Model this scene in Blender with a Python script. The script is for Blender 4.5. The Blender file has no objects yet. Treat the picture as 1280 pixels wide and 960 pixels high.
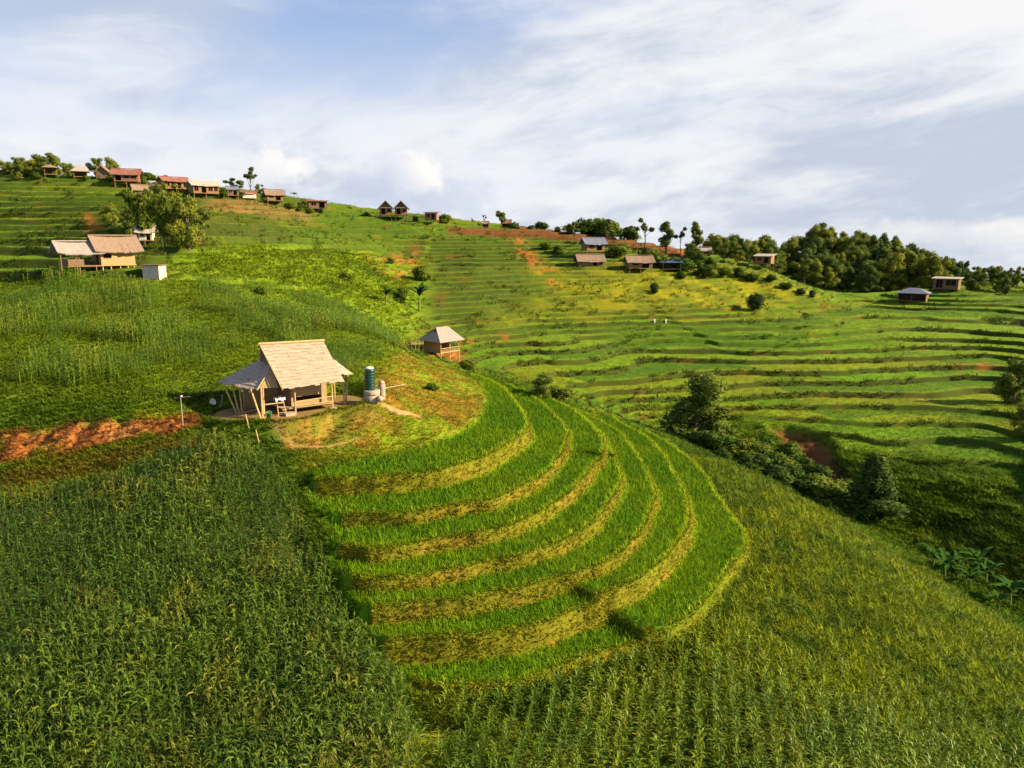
import bpy, math, random
import numpy as np
from mathutils import Vector, Matrix

rng = np.random.default_rng(7)
random.seed(7)
SC = bpy.context.scene
COL = SC.collection
R = math.radians

# ------------------------------------------------------------------ camera, light, exposure
CAMZ = 40.0
PITCH = R(11.14)
FPX = 914.0                                   # focal length in pixels of a 1280 px wide frame
cd = bpy.data.cameras.new('camera')
cd.sensor_fit = 'HORIZONTAL'
cd.angle = 2 * math.atan(640 / FPX)
cd.clip_start = 0.5
cd.clip_end = 20000
cam = bpy.data.objects.new('camera', cd)
COL.objects.link(cam)
cam.location = (0, 0, CAMZ)
cam.rotation_euler = (R(90) - PITCH, 0, 0)
SC.camera = cam

SUN_ELEV, SUN_AZ = R(27), R(97)              # azimuth clockwise from +Y (the camera's heading)
sl = bpy.data.lights.new('sun', 'SUN')
sl.energy = 5.0
sl.angle = R(0.5)
sl.color = (1.0, 0.79, 0.49)
sun = bpy.data.objects.new('sun', sl)
COL.objects.link(sun)
sdir = Vector((math.sin(SUN_AZ) * math.cos(SUN_ELEV), math.cos(SUN_AZ) * math.cos(SUN_ELEV), math.sin(SUN_ELEV)))
sun.rotation_euler = sdir.to_track_quat('Z', 'Y').to_euler()

SC.view_settings.view_transform = 'Standard'
SC.view_settings.look = 'None'
SC.view_settings.exposure = 1.47
SC.view_settings.gamma = 1.0
SC.render.engine = 'CYCLES'
SC.cycles.use_denoising = True
SC.cycles.max_bounces = 5
SC.cycles.diffuse_bounces = 2
SC.cycles.glossy_bounces = 2
SC.cycles.transmission_bounces = 3
SC.cycles.transparent_max_bounces = 4


class NT:
    """small node-tree builder"""
    def __init__(s, tree):
        s.t = tree
        tree.nodes.clear()

    def n(s, kind, **kw):
        nd = s.t.nodes.new(kind)
        for k, v in kw.items():
            if k.startswith('i_'):
                nd.inputs[k[2:].replace('_', ' ')].default_value = v
            elif k.startswith('x'):
                nd.inputs[int(k[1:])].default_value = v
            else:
                setattr(nd, k, v)
        return nd

    def l(s, a, b):
        s.t.links.new(a, b)

    def math(s, op, a, b=None, c=None, clamp=False):
        nd = s.t.nodes.new('ShaderNodeMath')
        nd.operation = op
        nd.use_clamp = clamp
        for i, v in enumerate((a, b, c)):
            if v is None:
                continue
            if isinstance(v, (int, float)):
                nd.inputs[i].default_value = v
            else:
                s.l(v, nd.inputs[i])
        return nd.outputs[0]

    def ramp(s, fac, a, b):
        nd = s.t.nodes.new('ShaderNodeMapRange')
        nd.interpolation_type = 'SMOOTHSTEP'
        s.l(fac, nd.inputs[0])
        nd.inputs[1].default_value = a
        nd.inputs[2].default_value = b
        return nd.outputs[0]

    def mix(s, fac, a, b, blend='MIX'):
        nd = s.t.nodes.new('ShaderNodeMix')
        nd.data_type = 'RGBA'
        nd.blend_type = blend
        nd.clamp_factor = True
        if isinstance(fac, (int, float)):
            nd.inputs[0].default_value = fac
        else:
            s.l(fac, nd.inputs[0])
        for i, v in ((6, a), (7, b)):
            if isinstance(v, tuple):
                nd.inputs[i].default_value = (*v[:3], 1)
            else:
                s.l(v, nd.inputs[i])
        return nd.outputs[2]

    def noise(s, vec, scale, detail=5, rough=.55, dist=0.0):
        nd = s.t.nodes.new('ShaderNodeTexNoise')
        nd.inputs['Scale'].default_value = scale
        nd.inputs['Detail'].default_value = detail
        nd.inputs['Roughness'].default_value = rough
        nd.inputs['Distortion'].default_value = dist
        s.l(vec, nd.inputs['Vector'])
        return nd.outputs['Fac']


def make_world():
    w = bpy.data.worlds.new('World')
    SC.world = w
    w.use_nodes = True
    t = NT(w.node_tree)
    out = t.n('ShaderNodeOutputWorld')
    bg = t.n('ShaderNodeBackground')
    bg.inputs['Strength'].default_value = 0.05
    t.l(bg.outputs[0], out.inputs[0])
    sky = t.n('ShaderNodeTexSky')
    sky.sky_type = 'NISHITA'
    sky.sun_disc = False
    sky.sun_elevation = SUN_ELEV
    sky.sun_rotation = SUN_AZ
    sky.air_density = 1.0
    sky.dust_density = 0.6
    tc = t.n('ShaderNodeTexCoord')
    d = tc.outputs['Generated']
    sp = t.n('ShaderNodeSeparateXYZ')
    t.l(d, sp.inputs[0])
    X, Y, Z = sp.outputs
    # high thin cloud, drawn out along one wind direction
    zc = t.math('MAXIMUM', Z, 0.0)
    az = t.math('ARCTAN2', X, Y)
    el = t.math('ARCSINE', Z)

    def stretched(rot, sx, sy, off):
        c, q = math.cos(rot), math.sin(rot)
        u = t.math('ADD', t.math('MULTIPLY', az, c * sx), t.math('MULTIPLY', el, q * sx))
        v = t.math('ADD', t.math('MULTIPLY', az, -q * sy), t.math('MULTIPLY', el, c * sy))
        cb = t.n('ShaderNodeCombineXYZ', x2=off)
        t.l(u, cb.inputs[0]); t.l(v, cb.inputs[1])
        wp = t.n('ShaderNodeTexNoise')
        t.l(cb.outputs[0], wp.inputs['Vector'])
        wp.inputs['Scale'].default_value = .8
        wp.inputs['Detail'].default_value = 3
        wv = t.n('ShaderNodeVectorMath', operation='MULTIPLY_ADD')
        t.l(wp.outputs['Color'], wv.inputs[0])
        wv.inputs[1].default_value = (1.1, 1.1, 0)
        t.l(cb.outputs[0], wv.inputs[2])
        return wv.outputs[0]
    W1 = stretched(R(9), 2.6, 8.5, 2.7)
    W2 = stretched(R(14), 1.4, 4.4, 7.1)
    W3 = stretched(R(2), 2.4, 8.0, 4.4)
    streak = t.noise(W1, 1.0, 7, .58)
    soft = t.noise(W2, 1.0, 4, .5)
    fine = t.noise(W1, 3.6, 6, .62)
    cov = t.math('ADD', t.math('MULTIPLY', streak, .55), t.math('MULTIPLY', soft, .75))
    cov = t.math('ADD', cov, t.math('MULTIPLY', fine, .14))
    side = t.math('MULTIPLY', X, 0.24)
    low = t.math('MULTIPLY', t.math('SUBTRACT', 0.26, zc), 0.65)
    cov = t.math('ADD', cov, t.math('ADD', side, low))
    mask = t.ramp(cov, 0.46, 0.86)
    skyc = t.mix(1.0, sky.outputs[0], (0.95, 1.0, 1.2), 'MULTIPLY')
    shade = t.math('ADD', t.math('MULTIPLY', t.noise(W3, 1.0, 5, .55), .7), t.math('MULTIPLY', fine, .3))
    bright = t.ramp(shade, 0.38, 0.60)
    cloud = t.mix(bright, (4.0, 4.5, 5.4), (6.6, 6.65, 6.85))
    warmr = t.ramp(t.math('ADD', t.math('MULTIPLY', X, .9), t.math('MULTIPLY', Z, .5)), 0.05, 0.8)
    cloud = t.mix(t.math('MULTIPLY', t.math('MULTIPLY', warmr, bright), 0.75), cloud, (7.3, 7.15, 6.95))
    base = t.mix(0.40, skyc, (3.4, 4.4, 6.6))
    base = t.mix(t.ramp(Z, 0.30, 0.04), base, (5.6, 6.0, 6.8))
    col = t.mix(t.math('MULTIPLY', mask, 0.95), base, cloud)

    # heaped clouds low over the ridge
    def heap(ax, az, rx, rz, top, bottom, amount, scale, col):
        v = t.n('ShaderNodeVectorMath', operation='NORMALIZE')
        t.l(d, v.inputs[0])
        s2 = t.n('ShaderNodeSeparateXYZ')
        t.l(v.outputs[0], s2.inputs[0])
        a = t.math('ARCTAN2', s2.outputs[0], s2.outputs[1])
        e = t.math('ARCSINE', s2.outputs[2])
        c2 = t.n('ShaderNodeCombineXYZ')
        t.l(a, c2.inputs[0]); t.l(e, c2.inputs[1])
        nn = t.noise(c2.outputs[0], scale, 5, .5)
        n2 = t.noise(c2.outputs[0], scale * 3.2, 4, .55)
        da = t.math('DIVIDE', t.math('SUBTRACT', a, ax), rx)
        de = t.math('DIVIDE', t.math('SUBTRACT', e, az), rz)
        r = t.math('SQRT', t.math('ADD', t.math('MULTIPLY', da, da), t.math('MULTIPLY', de, de)))
        f = t.math('SUBTRACT', t.math('ADD', 1.0, t.math('ADD', t.math('MULTIPLY', t.math('SUBTRACT', nn, .5), 1.5),
                                                    t.math('MULTIPLY', t.math('SUBTRACT', n2, .5), 1.1))), r)
        m = t.ramp(f, -0.10, 0.62)
        # lit towards the sun (right) and on top
        lit = t.ramp(t.math('ADD', t.math('MULTIPLY', da, .9), t.math('ADD', t.math('MULTIPLY', de, .8), t.math('MULTIPLY', t.math('SUBTRACT', nn, .5), 2.2))), -.7, .9)
        cc = t.mix(lit, bottom, top)
        return t.mix(t.math('MULTIPLY', m, amount), col, cc)
    W, G = (8.3, 7.9, 7.3), (4.2, 4.9, 6.0)
    col = heap(R(-7.5), R(3.6), R(7.5), R(2.2), (5.2, 5.5, 6.3), (4.0, 4.6, 5.7), .8, 16, col)
    col = heap(R(-7.4), R(4.7), R(2.6), R(1.9), W, (5.4, 5.7, 6.3), .68, 22, col)
    col = heap(R(-17.4), R(5.1), R(2.6), R(1.7), W, (6.4, 6.5, 6.8), .75, 20, col)
    col = heap(R(-26.4), R(5.8), R(2.6), R(0.9), G, (4.8, 5.4, 6.4), .45, 22, col)
    col = heap(R(31), R(0.4), R(9), R(1.2), (8.0, 7.6, 6.9), (6.6, 6.5, 6.5), .5, 12, col)
    t.l(col, bg.inputs['Color'])


make_world()

# ------------------------------------------------------------------ pixel <-> world for the survey of the photograph
SP, CP = math.sin(PITCH), math.cos(PITCH)


def ray(px, py):
    u = (np.asarray(px, float) - 640) / FPX
    v = (480 - np.asarray(py, float)) / FPX
    return u, CP + v * SP, v * CP - SP         # x, y, z of the direction


def at_depth(px, py, y):
    dx, dy, dz = ray(px, py)
    t = y / dy
    return dx * t, y, CAMZ + dz * t


def at_z(px, py, z):                           # z relative to the camera
    dx, dy, dz = ray(px, py)
    t = z / dz
    return np.stack([dx * t, dy * t], -1)


# ------------------------------------------------------------------ noise
def _hash(ix, iy, seed):
    h = (ix.astype(np.int64) * 374761393 + iy.astype(np.int64) * 668265263 + seed * 1442695041) & 0xFFFFFFFF
    h = ((h ^ (h >> 13)) * 1274126177) & 0xFFFFFFFF
    return ((h ^ (h >> 16)) & 0xFFFF).astype(np.float32) / 65535.0


def vnoise(x, y, seed=0):
    ix, iy = np.floor(x), np.floor(y)
    fx, fy = x - ix, y - iy
    fx = fx * fx * (3 - 2 * fx)
    fy = fy * fy * (3 - 2 * fy)
    ix, iy = ix.astype(np.int64), iy.astype(np.int64)
    a, b = _hash(ix, iy, seed), _hash(ix + 1, iy, seed)
    c, d = _hash(ix, iy + 1, seed), _hash(ix + 1, iy + 1, seed)
    return (a + (b - a) * fx) * (1 - fy) + (c + (d - c) * fx) * fy


def fbm(x, y, seed=0, octaves=4):
    s = 0; a = .5; tot = 0
    for o in range(octaves):
        s = s + a * vnoise(x * 2 ** o + 17.3 * o, y * 2 ** o - 9.1 * o, seed + o)
        tot += a
        a *= .5
    return s / tot                              # 0..1


def sstep(a, b, x):
    t = np.clip((x - a) / (b - a), 0, 1)
    return t * t * (3 - 2 * t)


# ------------------------------------------------------------------ terrain: survey points and added ground out of view
CTRL = [
 (0,960,28.5),(320,960,28.5),(640,960,28.5),(960,960,29),(1280,960,31),
 (1280,815,44),(1150,735,50),(1060,675,55.5),(1000,640,61),(900,583,70),(840,553,77),(760,522,80),(700,500,84),(640,480,84.5),
 (0,700,40),(200,700,40),(350,650,43.5),(0,820,34),(250,820,34),(430,760,37.5),(450,850,33),
 (960,850,35.5),(1100,850,37),(1000,740,45.5),(1150,900,34.5),(800,880,33.5),(640,900,31.5),
 (540,500,64),(590,500,68),(600,522,63),(500,562,53),(430,577,50),(400,555,51.5),
 (320,520,53),(380,515,54.5),(300,515,55),(240,520,53),(100,520,52.5),(0,524,52.5),(100,575,48.5),(0,590,48),(200,560,49),(250,570,48),
 (0,500,54),(200,505,54),(100,430,67),(250,430,68),(400,430,72),(100,390,78),(300,390,80),(0,390,78),
 (470,420,82),(520,450,85),(550,445,103),(480,470,66),(465,497,57),
 (200,350,92),(118,340,93),(0,350,92),(0,300,120),(100,300,118),(0,260,155),(100,260,150),(0,222,190),(100,222,190),(200,240,180),
 (235,237,183),(320,248,185),(400,262,185),(460,272,188),(530,279,190),(260,320,105),(260,280,135),(260,250,172),
 (350,330,115),(350,300,140),(350,380,95),(440,340,130),(440,400,100),(480,380,118),(500,330,150),(525,388,125),(540,330,160),(560,290,185),
 (600,340,150),(600,390,130),(640,292,195),(690,320,175),(740,332,165),(800,339,165),(760,306,186),(860,325,180),(955,338,180),(1000,358,178),
 (700,370,145),(850,370,155),(960,375,165),(1060,378,178),(1280,380,190),(1140,374,178),(1182,361,184),(1280,366,215),(1040,367,212),
 (1000,400,145),(1200,400,150),(1280,400,150),(800,400,138),(650,405,130),(700,430,120),(620,430,118),
 (1000,450,118),(800,450,118),(1200,450,120),(1280,450,118),(900,500,99),(800,490,100),(1000,500,100),(1100,500,100),(1200,500,100),(1280,500,100),
 (700,488,95),(800,520,95),(840,540,92),(900,560,85),(960,590,80),(1000,600,78),(1040,620,74),(1090,640,71),(1150,690,64),(1220,740,57),(1280,780,53),
 (1280,700,60),(1280,600,75),(1200,600,75),(1200,550,86),(1280,550,84),(1100,560,84),(1000,560,86),(1200,650,68),
]
XYZ = [at_depth(*c) for c in CTRL]
WORLD = [(-150,260,12),(-50,262,4),(30,262,-2),(-190,190,14),(-150,120,0),(-120,90,-4),(-90,50,-9.5),(-70,30,-18),(-45,15,-28),(0,12,-26),(30,12,-29),(60,25,-31),
 (0,-20,-31),(-60,-20,-31),(60,-20,-33),(112,255,-5),(90,252,-10),(140,262,-12),(172,262,-16),(112,330,-22),(0,350,-18),(-150,350,0),(220,350,-26),(300,300,-22),
 (78,62,-11),(94,48,-13),(76,34,-25),(112,72,-2),(150,140,-6),(104,112,-13),(136,72,2),(152,98,2),(122,97,-7),(200,180,-10),(220,100,10),(160,30,0),(-240,100,0),(-240,260,16)]  # includes an unseen hill on the right, shaped to shade gully and valley
XYZ += [(x, y, z + CAMZ) for x, y, z in WORLD]

# lips of the rice terraces on the nose of the spur: (level, pixels from the ditch round to the far side)
LIPS = [
 (-15.5, 1.3, [(396,598),(434,599),(485,595),(544,588),(586,578),(620,564),(645,550),(660,535),(659,521),(651,508),(636,492),(619,479),(596,470)]),
 (-16.8, .85, [(430,644),(448,644),(511,642),(544,636),(598,627),(626,620),(655,607),(680,594),(699,574),(710,553),(710,538),(693,516),(669,498),(640,484),(616,476)]),
 (-17.65, .9, [(425,684),(439,685),(474,687),(521,678),(586,668),(620,661),(652,651),(699,626),(728,600),(742,582),(753,572),(755,556),(740,534),(717,516),(693,505),(662,493)]),
 (-18.55, .85, [(440,722),(478,722),(544,715),(614,701),(667,690),(714,671),(745,650),(764,628),(775,606),(776,590),(767,570),(752,545),(726,522),(694,508),(667,496)]),
 (-19.4, 1.1, [(466,759),(490,757),(532,753),(600,744),(645,735),(678,727),(720,717),(750,706),(788,680),(811,650),(818,620),(809,588),(792,562),(780,545),(758,531),(734,519),(702,506)]),
 (-20.5, 1.45, [(480,799),(500,799),(544,798),(600,792),(659,783),(701,770),(745,753),(785,739),(812,722),(834,702),(854,677),(862,652),(858,626),(847,602),(832,577),(815,556),(788,539),(762,524)]),
 (-21.95, .8, [(515,850),(532,855),(577,858),(645,853),(700,836),(755,816),(805,802),(850,789),(882,762),(908,727),(928,700),(934,680),(918,656),(897,624),(872,589),(847,568),(812,546)]),
]
CURVES = []
for z, h, px in LIPS:
    p = at_z([a for a, b in px], [b for a, b in px], z)
    for q in p[1:-1:2]:
        XYZ.append((q[0], q[1], z + CAMZ - h * .35))
    CURVES.append(p)


def catmull(p, n=5):
    p = np.asarray(p, float)
    q = np.vstack([2 * p[0] - p[1], p, 2 * p[-1] - p[-2]])
    out = []
    for i in range(1, len(q) - 2):
        for t in np.linspace(0, 1, n, endpoint=False):
            out.append(.5 * (2 * q[i] + (q[i + 1] - q[i - 1]) * t + (2 * q[i - 1] - 5 * q[i] + 4 * q[i + 1] - q[i + 2]) * t * t
                             + (3 * q[i] - q[i - 1] - 3 * q[i + 1] + q[i + 2]) * t ** 3))
    out.append(p[-1])
    return np.array(out)


CURVES = [catmull(c) for c in CURVES]

A = np.array(XYZ)
S = 100.0


def tps_kernel(d2):
    return .5 * d2 * np.log(d2 + 1e-9)


def fit_tps(P, z, lam):
    n = len(P)
    d2 = ((P[:, None] - P[None]) ** 2).sum(-1)
    M = np.zeros((n + 3, n + 3))
    M[:n, :n] = tps_kernel(d2) + lam * np.eye(n)
    M[:n, n] = 1; M[:n, n + 1:] = P
    M[n:, :n] = M[:n, n:].T
    return np.linalg.solve(M, np.concatenate([z, np.zeros(3)]))


PW = fit_tps(A[:, :2] / S, A[:, 2], 2e-4)
GX0, GX1, GY0, GY1, GS = -330, 380, -60, 480, 1.0
gx, gy = np.arange(GX0, GX1 + 1, GS), np.arange(GY0, GY1 + 1, GS)
GX, GY = np.meshgrid(gx, gy)
q = np.stack([GX.ravel(), GY.ravel()], -1) / S
GZ = np.empty(len(q))
for i in range(0, len(q), 40000):
    c = q[i:i + 40000]
    d2 = ((c[:, None] - A[None, :, :2] / S) ** 2).sum(-1)
    GZ[i:i + 40000] = tps_kernel(d2) @ PW[:-3] + PW[-3] + c @ PW[-2:]
GZ = GZ.reshape(GX.shape)
GZ = np.clip(GZ, CAMZ - 48, CAMZ + 24)


GSL = np.hypot(*np.gradient(GZ, GS))


def slope_at(x, y):
    ix = np.clip(((x - GX0) / GS).astype(int), 0, len(gx) - 1)
    iy = np.clip(((y - GY0) / GS).astype(int), 0, len(gy) - 1)
    return GSL[iy, ix]


def base(x, y):
    fx = np.clip((x - GX0) / GS, 0, len(gx) - 1.001)
    fy = np.clip((y - GY0) / GS, 0, len(gy) - 1.001)
    ix, iy = fx.astype(int), fy.astype(int)
    fx, fy = fx - ix, fy - iy
    z = (GZ[iy, ix] * (1 - fx) + GZ[iy, ix + 1] * fx) * (1 - fy) + (GZ[iy + 1, ix] * (1 - fx) + GZ[iy + 1, ix + 1] * fx) * fy
    far = np.maximum(np.maximum(y - 300, 0), np.maximum(np.abs(x) - 260, 0) * .8)
    k = sstep(0, 160, far)
    return z * (1 - k) + (CAMZ - 34 + 8 * fbm(x / 120, y / 120, 3) - .05 * np.maximum(far - 60, 0)) * k


def pick_on(hf, pts, y0=26.0, y1=420.0):
    """first hit of the photograph's rays with a height field"""
    pts = np.asarray(pts, float)
    dx, dy, dz = ray(pts[:, 0], pts[:, 1])
    ys = np.exp(np.linspace(math.log(y0), math.log(y1), 1500))
    T = ys[None] / dy[:, None]
    X = dx[:, None] * T
    Zr = CAMZ + dz[:, None] * T
    H = hf(X.ravel(), np.broadcast_to(ys, X.shape).ravel()).reshape(X.shape)
    below = Zr < H
    first = np.where(below.any(1), below.argmax(1), X.shape[1] - 1)
    i = np.arange(len(pts))
    a = np.maximum(first - 1, 0)
    da, db = (Zr - H)[i, a], (Zr - H)[i, first]
    t = np.clip(da / np.where(np.abs(da - db) < 1e-9, 1, da - db), 0, 1)
    return np.stack([X[i, a] * (1 - t) + X[i, first] * t, ys[a] * (1 - t) + ys[first] * t], -1)


def pip(x, y, poly):
    inside = np.zeros(x.shape, bool)
    n = len(poly)
    j = n - 1
    for i in range(n):
        xi, yi = poly[i]; xj, yj = poly[j]
        c = ((yi > y) != (yj > y)) & (x < (xj - xi) * (y - yi) / (yj - yi + 1e-12) + xi)
        inside ^= c
        j = i
    return inside


def seg_dist(x, y, line, closed=False):
    d = np.full(x.shape, 1e9)
    pts = list(line) + ([line[0]] if closed else [])
    for (ax, ay), (bx, by) in zip(pts[:-1], pts[1:]):
        vx, vy = bx - ax, by - ay
        t = np.clip(((x - ax) * vx + (y - ay) * vy) / (vx * vx + vy * vy + 1e-12), 0, 1)
        d = np.minimum(d, (x - ax - t * vx) ** 2 + (y - ay - t * vy) ** 2)
    return np.sqrt(d)


class Zone:
    """a ground plan polygon with a soft edge; signed distance inside is positive"""
    def __init__(s, poly, soft=1.0):
        s.p = np.asarray(poly, float)
        s.soft = soft
        s.lo, s.hi = s.p.min(0) - 6, s.p.max(0) + 6

    def sd(s, x, y):
        out = np.full(x.shape, -6.0)
        m = (x > s.lo[0]) & (x < s.hi[0]) & (y > s.lo[1]) & (y < s.hi[1])
        if m.any():
            xs, ys = x[m], y[m]
            d = seg_dist(xs, ys, s.p, True)
            out[m] = np.where(pip(xs, ys, s.p), d, -d)
        return out

    def w(s, x, y, wob=0.0):
        d = s.sd(x, y)
        if wob:
            d = d + wob * (fbm(x / 2.2, y / 2.2, 41, 3) - .5) * 2
        return sstep(-s.soft, s.soft, d)


def zone(pxs, soft=1.0, extra=()):
    return Zone(np.vstack([pick_on(base, pxs)] + ([np.array(extra, float)] if len(extra) else [])), soft)


# ------------------------------------------------------------------ plan of the fan of terraces
Z1 = LIPS[0][0]
left_edge = np.vstack([at_z(a, b, z)[None] for a, b, z in ((500,846,-21.95),(482,806,-20.5),(462,765,-19.4),(438,728,-18.55),(424,690,-17.65),(420,648,-16.8),(394,604,-15.5))])
top_edge = at_z([394, 430, 480, 530, 578, 603, 611, 602, 590], [592, 583, 573, 562, 545, 525, 502, 482, 469], Z1)
L7 = CURVES[-1]
FAN = Zone(np.vstack([L7, CURVES[0][-1:] + [[2, 1.5]], top_edge[::-1], left_edge[::-1]]), .45)
U = []
for c in CURVES:
    U.append(np.vstack([c, [(-30, 112), (-70, 90), (-70, 40), (c[0][0] - 12, c[0][1] + 2)]]))

HEADS = [(k, catmull(at_z([a for a, b in px], [b for a, b in px], z)), st) for k, z, st, px in [
    (6, -21.9, .55, [(728, 773), (748, 775), (765, 779), (788, 790), (812, 806)]), (5, -20.5, .40, [(690, 748), (708, 741), (727, 744), (750, 757)]),
    (3, -18.55, .30, [(746, 579), (757, 574), (768, 574), (784, 582)]), (2, -17.65, .30, [(700, 575), (718, 569), (736, 569), (760, 575)])]]
HEAD_BACK = np.array([(45, 40), (60, 90), (0, 105), (-6, 88)])

HUT_Z = -12.9 + CAMZ
PADS = []                                       # (x, y, radius, z): levelled ground under buildings
YAW = R(36)
HUT_O = np.array(at_z(325, 431, -7.7))


def hut_xy(lx, ly):
    return HUT_O[0] + lx * math.cos(YAW) - ly * math.sin(YAW), HUT_O[1] + lx * math.sin(YAW) + ly * math.cos(YAW)


PADS.append((*hut_xy(1.6, .3), 4.4, HUT_Z))
PADS.append((*hut_xy(-1.2, .6), 3.0, HUT_Z))
PADS.append((*hut_xy(6.0, .6), 3.0, HUT_Z))

# ------------------------------------------------------------------ zones of the ground
FIELD_A = zone([(0,632),(130,604),(260,566),(318,572),(352,604),(374,640),(398,700),(424,756),(462,815),(505,885),(535,960)], .5, [(-5,20),(-80,20),(-75,48)])
FIELD_B = zone([(545,960),(556,905),(600,893),(660,880),(720,858),(800,826),(868,806),(906,776),(936,735),(948,692),(928,652),(900,612),(872,580)], .5,
               [(24,70),(30,62),(34.5,52),(38,44),(42,34),(44,20),(-3,20)])
FIELD_C = zone([(-60,500),(100,502),(200,505),(268,500),(330,478),(440,472),(486,446),(504,424),(440,386),(380,366),(300,356),(200,352),(100,348),(-60,348)], .8)
GRASS_SLOPE = zone([(210,330),(270,312),(300,306),(400,312),(470,318),(520,330),(525,360),(510,395),(500,420),(440,384),(380,364),(300,352),(215,350)], 4)
KNOLL = zone([(330,530),(360,545),(400,578),(480,568),(575,545),(604,520),(608,500),(590,474),(545,452),(500,440),(470,470),(450,500),(400,500),(330,505)], 1.2)
BANK = zone([(0,544),(80,531),(200,522),(250,520),(258,534),(150,551),(80,564),(0,575)], .5)
SHELF = zone([(0,592),(80,577),(150,562),(250,545),(258,560),(130,590),(0,615)], .6)
GULLY = zone([(845,545),(900,560),(930,530),(980,545),(1050,560),(1100,575),(1280,590),(1280,780),(1220,745),(1150,695),(1090,645),(1000,605),(900,570)], 5, [(30,58),(26,66),(22,72)])
FRONT = Zone([(-90,10),(60,10),(44,40),(36,52),(30,63),(24,72),(17,84),(-4,90),(-20,66),(-90,62)], 3)
SLIDE = zone([(962,532),(985,533),(1030,545),(1046,570),(1062,600),(1040,606),(1015,580),(985,556)], 1.0)
SCARS = [zone(p, s) for p, s in [
 ([(455,318),(520,316),(524,345),(500,352),(470,335)], 2.5), ([(632,294),(655,296),(675,320),(700,350),(690,362),(660,330),(640,312)], 2.0),
 ([(255,252),(300,255),(298,266),(262,263)], 1.5), ([(104,268),(116,268),(124,284),(140,296),(120,298),(108,285)], 1.0),
 ([(330,520),(352,540),(360,556),(395,556),(350,525),(338,512)], .4), ([(1195,455),(1240,452),(1235,462),(1200,465)], 1.5),
 ([(560,424),(640,416),(640,424),(570,432)], 1.0), ([(505,425),(520,440),(560,455),(590,452),(580,440),(530,430)], 1.0)]]
RIDGECUT = zone([(560,283),(640,288),(720,291),(800,300),(856,310),(862,322),(830,320),(760,306),(680,298),(560,291)], 1.0)
RIDGEBROWN = zone([(255,249),(330,253),(395,266),(385,276),(300,268),(255,262)], 2.0)
HUTBANK = zone([(338,520),(360,524),(420,513),(470,508),(480,522),(450,540),(385,552),(352,548)], .35)
PATH = zone([(474,505),(480,503),(505,514),(527,519),(526,523),(500,519)], .15)
PATH2 = zone([(340,530),(352,545),(372,556),(430,553),(450,546),(452,551),(430,558),(365,562),(340,545)], .3)
YELLOW = zone([(660,335),(740,338),(960,340),(1030,372),(940,385),(700,395),(620,400),(690,362)], 6)
CENTRE = zone([(545,286),(632,292),(664,330),(690,384),(600,396),(525,392),(538,335)], 2.5)
MAIZE_D = zone([(760,408),(960,404),(1010,412),(1000,436),(850,434),(760,428)], 2.0)


def terr_weight(x, y):
    k = 1 - np.clip(FRONT.w(x, y) + FIELD_C.w(x, y) + GRASS_SLOPE.w(x, y) + .9 * GULLY.w(x, y) + KNOLL.w(x, y), 0, 1)
    k = k * (1 - sstep(205, 235, y)) * sstep(-2, 4, y - 66)
    return k * (.78 + .22 * sstep(.38, .55, fbm(x / 30, y / 22, 77, 3)))


def terrace(x, y, z):
    n = fbm(x / 34, y / 20, 11, 3) - .5
    m = vnoise(x / 5, y / 5, 12) - .5
    n3 = fbm(x / 15, y / 9, 13, 2)
    left = 1 - sstep(-20.5, -18.5, x)
    # fields meet at offsets: each block of terraces has its own levels
    u = (x + 9 * (fbm(x / 20, y / 20, 15, 2) - .5) + .25 * y) / 34.0
    v = (y + 8 * (fbm(x / 18, y / 18, 16, 2) - .5)) / 31.0
    iu, iv = np.floor(u), np.floor(v)
    hh = lambda i, j: _hash(i.astype(np.int64), j.astype(np.int64), 91)
    tu, tv = sstep(.955, 1.0, u - iu), sstep(.93, 1.0, v - iv)
    off = (hh(iu, iv) * (1 - tu) + hh(iu + 1, iv) * tu) * (1 - tv) + (hh(iu, iv + 1) * (1 - tu) + hh(iu + 1, iv + 1) * tu) * tv
    dz = 0; ris = 0; fr = 0; fid = 0
    wd = np.clip(.62 * slope_at(x, y), .09, .30)
    for h, w in ((1.30, left), (.78, 1 - left)):
        lv = (z + .75 * n + .05 * h * m + .22 * h * (n3 - .5)) / h + .55 * off
        k = np.floor(lv)
        f = lv - k
        prof = .05 * f + .95 * sstep(.94 - wd, .94, f)
        dz = dz + w * (prof - f + .42 - wd / 2) * h
        ris = ris + w * sstep(.91 - wd, .95 - wd, f) * (1 - sstep(.92, .97, f))
        fr = fr + w * f
        fid = fid + w * _hash((k + (f > .95)).astype(np.int64), iu.astype(np.int64) * 7 + iv.astype(np.int64), 97)
    return dz, ris, fr + 10 * np.floor(fid * 9.99)


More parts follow.
